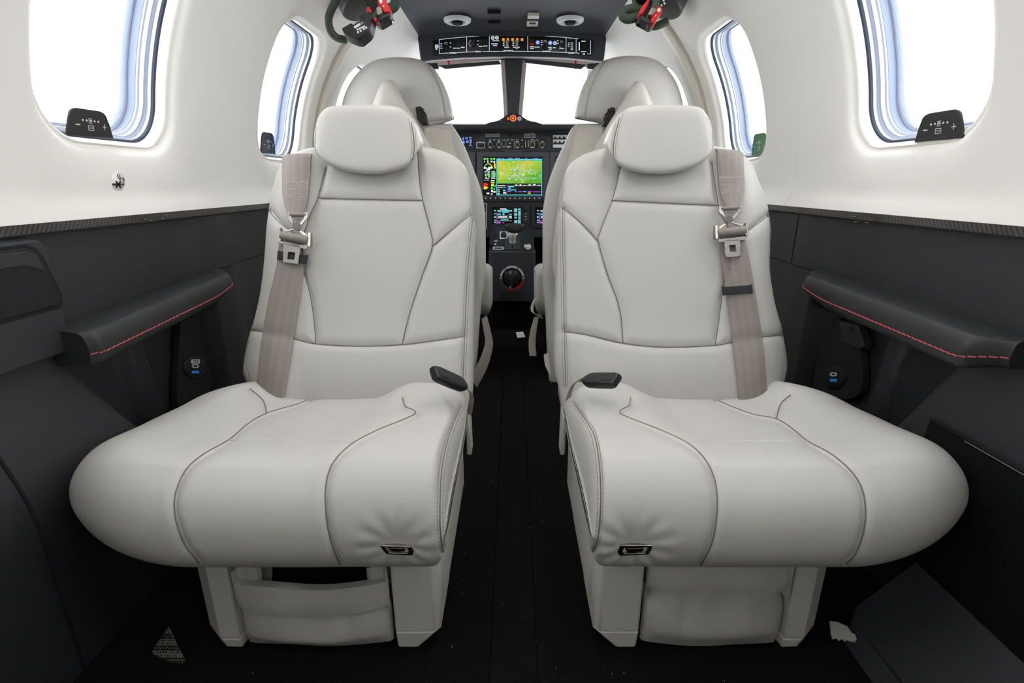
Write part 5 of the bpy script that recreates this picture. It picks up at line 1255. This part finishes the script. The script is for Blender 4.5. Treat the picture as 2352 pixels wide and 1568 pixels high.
mb = MB(); c0 = pt.pt(*p6(632, 285)); c1 = pt.pt(*p6(632, 285), .038); mb.cyl(c0, c1, .010, 'ledge', 20, r1=.012, bev=.005); mb.build('lever_knob', t2)
# trim wheel
wc = p6(510, 516); mb = MB(); mb.prism(pp, circ(*wc, 29, 48), 0, .004, 'bezel', hole=circ(*wc, 23, 48)); mb.cyl(pp.pt(*wc, -.001), pp.pt(*wc, .014), 22/F*2.07, 'gloss', 40, r1=19/F*2.07, bev=.003); wl = mb.build('trim_wheel', t2)
mb = MB(); mb.prism(pp, [(wc[0]+2, wc[1]-19), (wc[0]+6, wc[1]-18), (wc[0]+1, wc[1]+17), (wc[0]-5, wc[1]+18)], .012, .022, 'black'); mb.build('grip', wl, bevel=.002)
def arcp(c, r, a0, a1, w, n=18): return line_poly([(c[0]+r*math.cos(math.radians(x)), c[1]+r*math.sin(math.radians(x))) for x in np.linspace(a0, a1, n)], w)
mb = MB()
for a0, a1, m in ((-172, -128, 'white'), (-122, -62, 'white'), (-56, -12, 'white'), (8, 68, 'red'), (78, 112, 'red')): mb.prism(pp, arcp(wc, 26, a0, a1, 4), .004, .0052, m)
for a0 in (-178, 176, -4, 2): mb.prism(pp, arcp(wc, 26, a0-1, a0+1.5, 5), .004, .0052, 'white')
mb.prism(pp, circ(wc[0]-4, wc[1]+19, 2, 12), .014, .0155, 'white'); mb.build('scale', wl)
mb = MB(); mb.prism(pp, rr(*p6(428, 622), *p6(592, 682), 2), 0, .0015, 'panel_d'); mb.build('cover_plate', t2, bevel=.0006)
# throttle
t2 = thing('power_lever', pt.pt(1182, 548), 'black padded power lever on a pale stem above the pedestal', 'lever'); mb = MB()
c0 = pt.pt(*p6(514, 244), .016); c1 = P(*p6(511, 178), Y=2.13); mb.tube(resample([c0, c0+(c1-c0)*.5, c1], n=8), [.013, .012, .012, .013, .015, .017, .017, .014], 'ledge', 16); mb.build('stem', t2)
one = lambda v: (lambda c: np.full(np.shape(c), float(v)))
f, bk, C, Sg = pillow(lambda s: 1159+7*s**2.2, lambda s: 1205-8*s**2.2, lambda c: 512+3*c**2, lambda c: 536-5*c**2, lambda s: 2.10+0*s, .022, 3, 60, 40)
V, Fc = pillow_mesh(f, bk); mesh_obj('grip', V, Fc, 'pad', t2, angle=180)
# white tag on the cockpit floor
t2 = thing('floor_tag', P(1195, 772, Z=.006), 'small white tag on a black block lying on the cockpit floor', 'tag'); g0 = Pl(P(1195, 772, Z=.022), (0, -.35, 1)); mb = MB(); mb.prism(Pl(P(1195, 772, Z=.007), (0, -.2, 1)), z6([(548, 968), (612, 966), (630, 984), (556, 988)]), 0, .012, 'black'); mb.build('block', t2)
mb = MB(); mb.prism(g0, z6([(538, 926), (592, 922), (608, 962), (550, 968)]), 0, .002, 'white'); mb.prism(g0, z6([(552, 938), (590, 934), (596, 950), (558, 954)]), .002, .0024, 'e_red' if False else 'pink'); mb.build('card', t2)

# ---- overhead switch panel
oy = 2.12; po_ = Pl((0, oy, 1.10), (0, -1, -.06))
t2 = thing('overhead_panel', po_.pt(1176, 105), 'arched overhead switch panel with white outlines above the windscreen', 'switch panel'); mb = MB()
outer = [(958, 76), (962, 110), (966, 141), (1000, 137), (1060, 132), (1118, 130), (1176, 129), (1236, 130), (1296, 132), (1352, 137), (1387, 141), (1391, 110), (1394, 76), (1330, 70), (1250, 66), (1176, 65), (1100, 66), (1020, 70)]
mb.prism(po_, outer, -.05, 0, 'overhead'); mb.build('housing', t2, bevel=.006)
face = [(994, 94)]+[(994+368*q, 94-14*(1-(2*q-1)**2)) for q in np.linspace(.04, .96, 20)]+[(1362, 94), (1362, 122), (1357, 128)]+[(1357-362*q, 128-8*(1-(2*q-1)**2)) for q in np.linspace(.04, .96, 20)]+[(997, 128), (994, 124)]
mb = MB(); mb.prism(po_, face, -.002, .003, 'gloss'); fc = mb.build('switch_plate', t2, bevel=.001)
yy = lambda x, y0, q=0: y0
def L(pts, w=1.1, m='white_lit'): mbx.prism(po_, line_poly(pts, w), .003, .0036, m)
topy = lambda u: 81+11.5*((u-1176)/176)**2; boty = lambda u: 118+6*((u-1176)/176)**2
mbx = MB()
bx = [1009, 1072, 1124, 1212, 1300, 1323, 1356]
L([(u, topy(u)) for u in np.linspace(1009, 1329, 50)])
for i in range(len(bx)-1):
    a_, b__ = bx[i]+.6, bx[i+1]-.6; c_ = (a_+b__)/2; g = min(9, (b__-a_)*.28)
    L([(u, boty(u)) for u in np.linspace(a_, c_-g, 8)]); L([(u, boty(u)) for u in np.linspace(c_+g, b__, 8)])
for u in bx: L([(u, topy(u)), (u, boty(u))])
mbx.build('outline', fc)
mb = MB()
for u, v, w__ in ((1003, 113, 5), (1041, 122, 16), (1098, 119, 14), (1168, 117, 22), (1256, 118.5, 18), (1312, 122, 13), (1341, 124.5, 6)):
    q = int(w__/3.2)+1
    for j in range(q): mb.prism(po_, rect(u-w__/2+j*w__/q, v-1.5, u-w__/2+(j+.72)*w__/q, v+1.4), .003, .0036, 'white_lit')
for u, v, w__ in ((1045, 111, 8), (1053, 111, 6), (1063, 109, 9), (1104, 107, 8), (1115, 106, 10), (1135, 94, 7), (1143, 94, 8), (1136, 101, 15), (1137, 105, 9), (1164, 109.5, 11), (1186, 109, 15), (1222, 108, 10), (1222, 112, 8), (1234, 108.5, 11), (1263, 109, 8), (1264, 113, 6), (1273, 110, 7), (1290, 111.5, 11), (1287, 108, 4), (1014, 101, 4), (1014, 106, 4), (1014, 111, 4), (1035, 99, 3), (1035, 108, 3), (1098, 94, 3), (1098, 103, 3), (1157, 97, 4), (1157, 101, 4), (1157, 105, 4), (1179, 97, 4), (1179, 101, 4), (1179, 105, 4), (1244, 94, 4), (1244, 98, 4), (1244, 103, 4), (1281, 94, 4), (1281, 100, 4), (1306, 99, 3), (1306, 103, 4), (1306, 107, 3), (1340, 95, 10), (1340, 119, 12)): mb.prism(po_, rect(u-w__/2, v-.9, u+w__/2, v+.9), .003, .0035, 'white_lit')
mb.prism(po_, rect(1329, 97, 1331.5, 116), .003, .0035, 'white_lit'); mb.build('lettering', fc)
for (u, v, r, m) in ((1003.5, 107, 4.2, 'white_lit'), (1132, 87.5, 4.2, 'white_lit'), (1141.5, 87.3, 4.2, 'white_lit'), (1235, 98, 4.6, 'blue_lit'), (1263.5, 99, 4.8, 'blue_lit'), (1274.5, 99.5, 4.2, 'white_lit')):
    mb = MB(); mb.prism(po_, circ(u, v, r, 24), .003, .006, m, hole=circ(u, v, r*.55, 24)); mb.prism(po_, circ(u, v, r*.55, 20), .003, .005, 'ink' if m != 'blue_lit' else 'white_lit'); mb.prism(po_, circ(u, v, r*.25, 14), .005, .0062, m); mb.build('push_button', t2)
for u in (1156.3, 1166.5, 1177.5, 1188, 1199): mb = MB(); mb.prism(po_, rr(u-2.8, 88.5, u+2.8, 94.5, .8), .003, .006, 'orange'); mb.build('indicator_lamp', t2)
for u, v0, v1, m in ((1165, 95, 108, 'ledge'), (1187, 95, 110, 'ledge'), (1252, 96, 112, 'black'), (1290, 97, 106, 'black'), (1313.5, 100, 113, 'ledge'), (1024, 100, 112, 'black')):
    mb = MB(); c0 = po_.pt(u, v0, .003); c1 = po_.pt(u, v1, .016); mb.cyl(c0, po_.pt(u, v0, .006), .006, 'nickel', 16); mb.tube([c0, c0*.5+c1*.5, c1], [.003, .004, .0055], m, 12); mb.build('toggle_switch', t2)
mb = MB(); mb.prism(po_, arcp((1084, 100), 7, 100, 260, 2.2), .003, .004, 'white'); mb.cyl(po_.pt(1085, 99.5, .003), po_.pt(1085, 99.5, .018), .0085, 'black', 20, bev=.002); mb.build('dimmer_knob', t2)
for a_, b__, c_, d in ((1039, 98, 1048, 109), (1050, 98, 1057, 109), (1059, 97, 1067, 108), (1101, 92, 1109, 103), (1111, 91.5, 1119, 102)): mb = MB(); mb.prism(po_, rr(a_, b__, c_, d, 1), .003, .007, 'black'); mb.build('rocker_switch', t2, bevel=.001)
for a_, b__, c_, d, m in ((1216.5, 91.5, 1226, 99, 'panel_d'), (1217, 99, 1225.5, 104.5, 'red'), (1337, 99, 1347, 113, 'hole'), (1149.5, 94, 1152, 107, 'hole'), (1204, 96, 1207, 107, 'hole')): mb = MB(); mb.prism(po_, rr(a_, b__, c_, d, 1), .003, .008, m); mb.build('guarded_switch', t2, bevel=.001)
# vents, slots and latch in the headliner
def on_ceiling(u, v, z=1.1405): return P(u, v, Z=z)
for u, lab in ((1050.5, 'oval white ringed air vent on the left of the charcoal headliner'), (1309.5, 'oval white ringed air vent on the right of the charcoal headliner')):
    q = on_ceiling(u, 47, 1.134); t2 = thing('air_vent', q, lab, 'air vent', 'overhead air vents'); V = []
    for r, dz in ((.046, .004), (.045, -.003), (.039, -.007), (.026, -.006), (.022, .0), (.018, .006)):
        for j in range(40): x = 2*math.pi*j/40; V.append(q+np.array([r*math.cos(x), r*math.sin(x)*1.0, dz]))
    mb = MB(); mb.add(V, grid_faces(6, 40, True), 'ring'); mb.build('ring', t2, angle=60)
    mb = MB(); mb.cyl(q+np.array([0, 0, .004]), q+np.array([0, 0, -.012]), .021, 'hole', 28, r1=.017, bev=.002); mb.build('nozzle', t2)
for i, (u, v) in enumerate(((1135, 28), (1136, 50))):
    q = on_ceiling(u, v, 1.1405); mb = MB(); mb.box(q-np.array([.021, .008, .006]), q+np.array([.021, .008, .006]), 'hole'); o = mb.build('headliner_slot', None, bevel=.002); setp(o, ['black slot in the charcoal headliner, the one further from the switch panel', 'black slot in the charcoal headliner, the one nearer the switch panel'][i], 'slot', 'headliner slots')
t2 = thing('headliner_latch', on_ceiling(1223, 45, 1.1405), 'cream and metal latch in the middle of the charcoal headliner', 'latch')
pc = Pl((0, 0, 1.1385), (0, 0, -1))
mb = MB(); mb.prism(pc, z3([(240, 155), (362, 155), (358, 190), (238, 190)]), -.006, .003, 'ledge'); mb.prism(pc, z3([(234, 190), (358, 190), (354, 205), (232, 205)]), -.006, .004, 'hole'); mb.prism(pc, z3([(230, 222), (352, 222), (346, 270), (230, 270)]), -.006, .003, 'ledge', hole=z3([(255, 228), (328, 228), (324, 254), (254, 254)])); mb.prism(pc, z3([(258, 230), (326, 230), (322, 252), (256, 252)]), -.006, .001, 'darkmetal'); mb.prism(pc, z3([(228, 272), (348, 272), (344, 290), (228, 290)]), -.006, .004, 'hole'); mb.build('plate', t2)
# ---- sun visor bars with red guide balls
for sg, A, B_, box, ball, lab in ((-1, z2([(1420, 700), (2060, 645), (2080, 685), (1490, 735)]), None, z2([(1290, 660), (1330, 680), (1410, 675), (1425, 740), (1345, 745)]), z2([(1527, 645)])[0], 'dark folded sun visor bar at the top of the left windscreen'), (1, z3([(228, 632), (860, 690), (800, 738), (195, 668)]), None, z3([(865, 685), (950, 680), (1000, 660), (990, 700), (945, 748), (862, 735)]), z3([(748, 645)])[0], 'dark folded sun visor bar at the top of the right windscreen')):
    pv = Pl((0, 2.40, 0), (0, -1, 0)); t2 = thing('sun_visor', pv.pt(*A[0]), lab, 'sun visor', 'sun visors'); mb = MB(); mb.prism(pv, A, 0, .012, 'post'); mb.build('bar', t2, bevel=.001); mb = MB(); mb.prism(pv, box, -.01, .02, 'black'); mb.build('mount', t2, bevel=.002)
    mb = MB(); q = pv.pt(*ball, .01); V = [q+.0095*np.array([math.sin(a_)*math.cos(b__), math.sin(a_)*math.sin(b__), math.cos(a_)]) for a_ in np.linspace(.01, math.pi-.01, 14) for b__ in np.linspace(0, 2*math.pi, 20, endpoint=False)]; mb.add(V, grid_faces(14, 20, True), 'red'); mb.build('guide_ball', t2, angle=180)
    mb = MB(); mb.tube([q, q+np.array([0, 0, -.03])], .003, 'post', 8); mb.build('stalk', t2)

# ---- quick-don oxygen masks in their cups
def mask(sg, lab, cupc, cupr, items):
    t2 = thing('oxygen_mask', P(*cupc, Y=1.430), lab, 'oxygen mask', 'oxygen masks')
    c0 = P(*cupc, Y=1.470); ax = np.array([sg*.45, .1, .9]); ax /= np.linalg.norm(ax)
    mb = MB(); mb.cyl(c0+ax*.10, c0-ax*.005, cupr*.92, 'pad', 40, r1=cupr, bev=.006); mb.build('cup', t2)
    for nm, fnc in items: fnc(t2)
    return t2
def tubepx(name, pts, Y, r, m, parent, dy=None):
    p = resample([np.append(P(a_, b__, Y=Y+(dy[i] if dy else 0)), 0)[:3] for i, (a_, b__) in enumerate(pts)], n=40); mb = MB(); mb.tube(p, r, m, 12); return mb.build(name, parent)
def prismpx(name, poly, Y, o0, o1, m, parent, bevel=.002, n=(0, -1, .25)):
    c_ = np.mean(poly, axis=0); pl = Pl(P(*c_, Y=Y), n); mb = MB(); mb.prism(pl, poly, o0, o1, m); return mb.build(name, parent, bevel=bevel), pl
def left_items(t2):
    tubepx('hose', z2([(350, -60), (330, 0), (262, 150), (252, 240), (275, 340), (340, 400), (440, 425)]), 1.370, .0085, 'green_hose', t2)
    tubepx('cable', z2([(385, -60), (365, 10), (300, 130), (278, 230), (300, 320), (350, 378), (420, 398)]), 1.360, .0035, 'black', t2)
    o, pl = prismpx('microphone_housing', z2([(415, 350), (515, 290), (545, 310), (640, 250), (585, 235), (620, 205), (720, 165), (740, 215), (715, 340), (690, 385), (600, 458), (560, 455), (480, 425), (440, 400)]), 1.350, -.02, .02, 'black', t2, .006)
    mb = MB(); mb.prism(pl, z2([(548, 335), (610, 298), (622, 320), (560, 356)]), .02, .0215, 'white'); mb.prism(pl, z2([(615, 296), (645, 280), (655, 300), (626, 318)]), .02, .0215, 'seal_b')
    for (x, y) in ((575, 362), (600, 350), (622, 340), (643, 330), (580, 390), (608, 376), (640, 356), (665, 343)): mb.prism(pl, z2([(x, y), (x+18, y-9), (x+26, y+6), (x+8, y+16)]), .02, .0212, 'white')
    mb.build('lettering', o)
    o, pl = prismpx('regulator', z2([(640, 20), (690, -30), (800, -40), (860, 40), (920, 150), (905, 190), (850, 225), (790, 258), (745, 235), (700, 160), (680, 110)]), 1.370, -.03, .02, 'gloss', t2, .004)
    mb = MB()
    for x, y in ((680, 5), (705, -8), (730, -20), (690, 28), (722, 16), (752, 4), (700, 48), (735, 34)): mb.prism(pl, z2([(x, y), (x+22, y-9), (x+26, y), (x+4, y+9)]), .02, .0208, 'white')
    mb.build('lettering', o)
    o, pl = prismpx('red_clip', z2([(780, 25), (830, 0), (850, 5), (925, 125), (915, 165), (855, 165), (790, 70)]), 1.345, -.015, .014, 'red', t2, .003)
    mb = MB(); mb.prism(pl, z2([(800, 50), (820, 28), (845, 38), (835, 50), (840, 68), (815, 78), (812, 55)]), .014, .0148, 'white'); mb.prism(pl, z2([(843, 102), (855, 96), (862, 112), (850, 116)]), .014, .0148, 'white'); mb.build('arrow_mark', o)
    prismpx('red_clip', z2([(665, 115), (690, 95), (720, 140), (725, 165), (690, 170), (668, 140)]), 1.355, -.01, .012, 'red', t2); prismpx('red_clip', z2([(750, 215), (770, 205), (785, 240), (765, 258), (745, 240)]), 1.340, -.01, .012, 'red', t2)
    prismpx('inlet_valve', z2([(770, 120), (800, 95), (830, 120), (840, 165), (800, 200), (775, 175)]), 1.340, -.01, .014, 'nickel_b', t2); tubepx('hose', z2([(715, 205), (770, 150), (805, 95), (800, 50)]), 1.345, .0075, 'green_hose', t2)
    prismpx('bracket', z2([(860, 165), (920, 150), (905, 190), (800, 240), (780, 215)]), 1.330, -.01, .008, 'black', t2)
    tubepx('pin', z2([(890, 185), (908, 215), (928, 213)]), 1.325, .0022, 'black', t2); tubepx('pin', z2([(815, 250), (823, 285), (833, 283)]), 1.325, .0022, 'black', t2)
    tubepx('hose', z2([(900, 100), (950, 60), (965, 0), (930, -60)]), 1.410, .012, 'green_hose', t2)
def right_items(t2):
    tubepx('hose', z3([(1370, -60), (1400, 60), (1420, 115)]), 1.390, .009, 'green_hose', t2)
    tubepx('hose', z3([(1440, 95), (1340, 95), (1262, 125), (1250, 170), (1300, 200), (1370, 185), (1420, 160)]), 1.390, .011, 'green_hose', t2)
    tubepx('hose', z3([(1560, 280), (1610, 275), (1680, 245), (1720, 225)]), 1.410, .009, 'green_hose', t2)
    o, pl = prismpx('regulator', z3([(1380, 0), (1500, -30), (1700, -30), (1690, 60), (1640, 160), (1580, 270), (1540, 275), (1420, 210), (1400, 180), (1440, 110), (1500, 40)]), 1.370, -.03, .018, 'gloss', t2, .004)
    mb = MB()
    for x, y in ((1530, 40), (1560, 10), (1620, 20), (1640, 50), (1650, 80), (1620, 100)): mb.prism(pl, z3([(x, y), (x+16, y-6), (x+26, y+14), (x+10, y+20)]), .018, .019, 'white', hole=None)
    mb.build('lettering', o)
    prismpx('red_clip', z3([(1400, 170), (1440, 95), (1500, 22), (1520, 35), (1500, 90), (1450, 180), (1415, 190)]), 1.350, -.01, .014, 'red', t2, .003)
    o, pl = prismpx('red_clip', z3([(1530, 225), (1570, 150), (1600, 95), (1630, 98), (1660, 130), (1620, 200), (1570, 280), (1540, 278)]), 1.345, -.01, .014, 'red', t2, .003)
    mb = MB(); mb.prism(pl, z3([(1590, 145), (1615, 120), (1630, 140), (1622, 165), (1600, 165)]), .014, .0148, 'white'); mb.prism(pl, z3([(1572, 200), (1584, 196), (1582, 212), (1570, 210)]), .014, .0148, 'white'); mb.build('arrow_mark', o)
    tubepx('hose', z3([(1610, -60), (1600, 20), (1575, 110), (1555, 140)]), 1.345, .0085, 'green_hose', t2); prismpx('inlet_valve', z3([(1500, 175), (1535, 110), (1575, 105), (1590, 135), (1550, 185), (1520, 195)]), 1.340, -.008, .012, 'nickel_b', t2)
    prismpx('connector_block', z3([(1420, 205), (1440, 175), (1550, 235), (1540, 275), (1470, 255)]), 1.340, -.01, .008, 'black', t2)
    tubepx('pin', z3([(1415, 215), (1405, 245), (1388, 240)]), 1.330, .0022, 'black', t2); tubepx('pin', z3([(1505, 262), (1492, 312), (1480, 308)]), 1.330, .0022, 'black', t2)
mask(-1, 'black oxygen mask with red clips and a hanging green hose, in the left ceiling cup', (838, 10), .062, [('items', left_items)])
mask(1, 'black oxygen mask with red clips and a coiled green hose, in the right ceiling cup', (1515, 8), .060, [('items', right_items)])
# ================================================================ LIGHT
w = bpy.data.worlds.new('hangar_daylight'); S.world = w; w.use_nodes = True
bg = w.node_tree.nodes['Background']; bg.inputs[0].default_value = (0.95, 0.975, 1.0, 1); bg.inputs[1].default_value = 6.0
def area(name, loc, rot, sx, sy, e, col=(1, .995, .98)):
    l = bpy.data.lights.new(name, 'AREA'); l.shape = 'RECTANGLE'; l.size = sx; l.size_y = sy; l.energy = e; l.color = col
    o = bpy.data.objects.new(name, l); COL.objects.link(o); o.location = loc; o.rotation_euler = rot; return o
for sx in (-1, 1): area('cabin_ceiling_lamp', (sx*.24, .72, 1.17), (0, 0, 0), .08, 1.1, 2.2)  # fill lights added out of view under the ceiling, no fitting modelled
S.view_settings.view_transform = 'Standard'; S.view_settings.look = 'None'; S.view_settings.gamma = 1; S.view_settings.use_curve_mapping = False
S.view_settings.exposure = 0.0
try: S.cycles.use_denoising = True
except Exception: pass
S.cycles.max_bounces = 10; S.cycles.diffuse_bounces = 6; S.cycles.transparent_max_bounces = 16
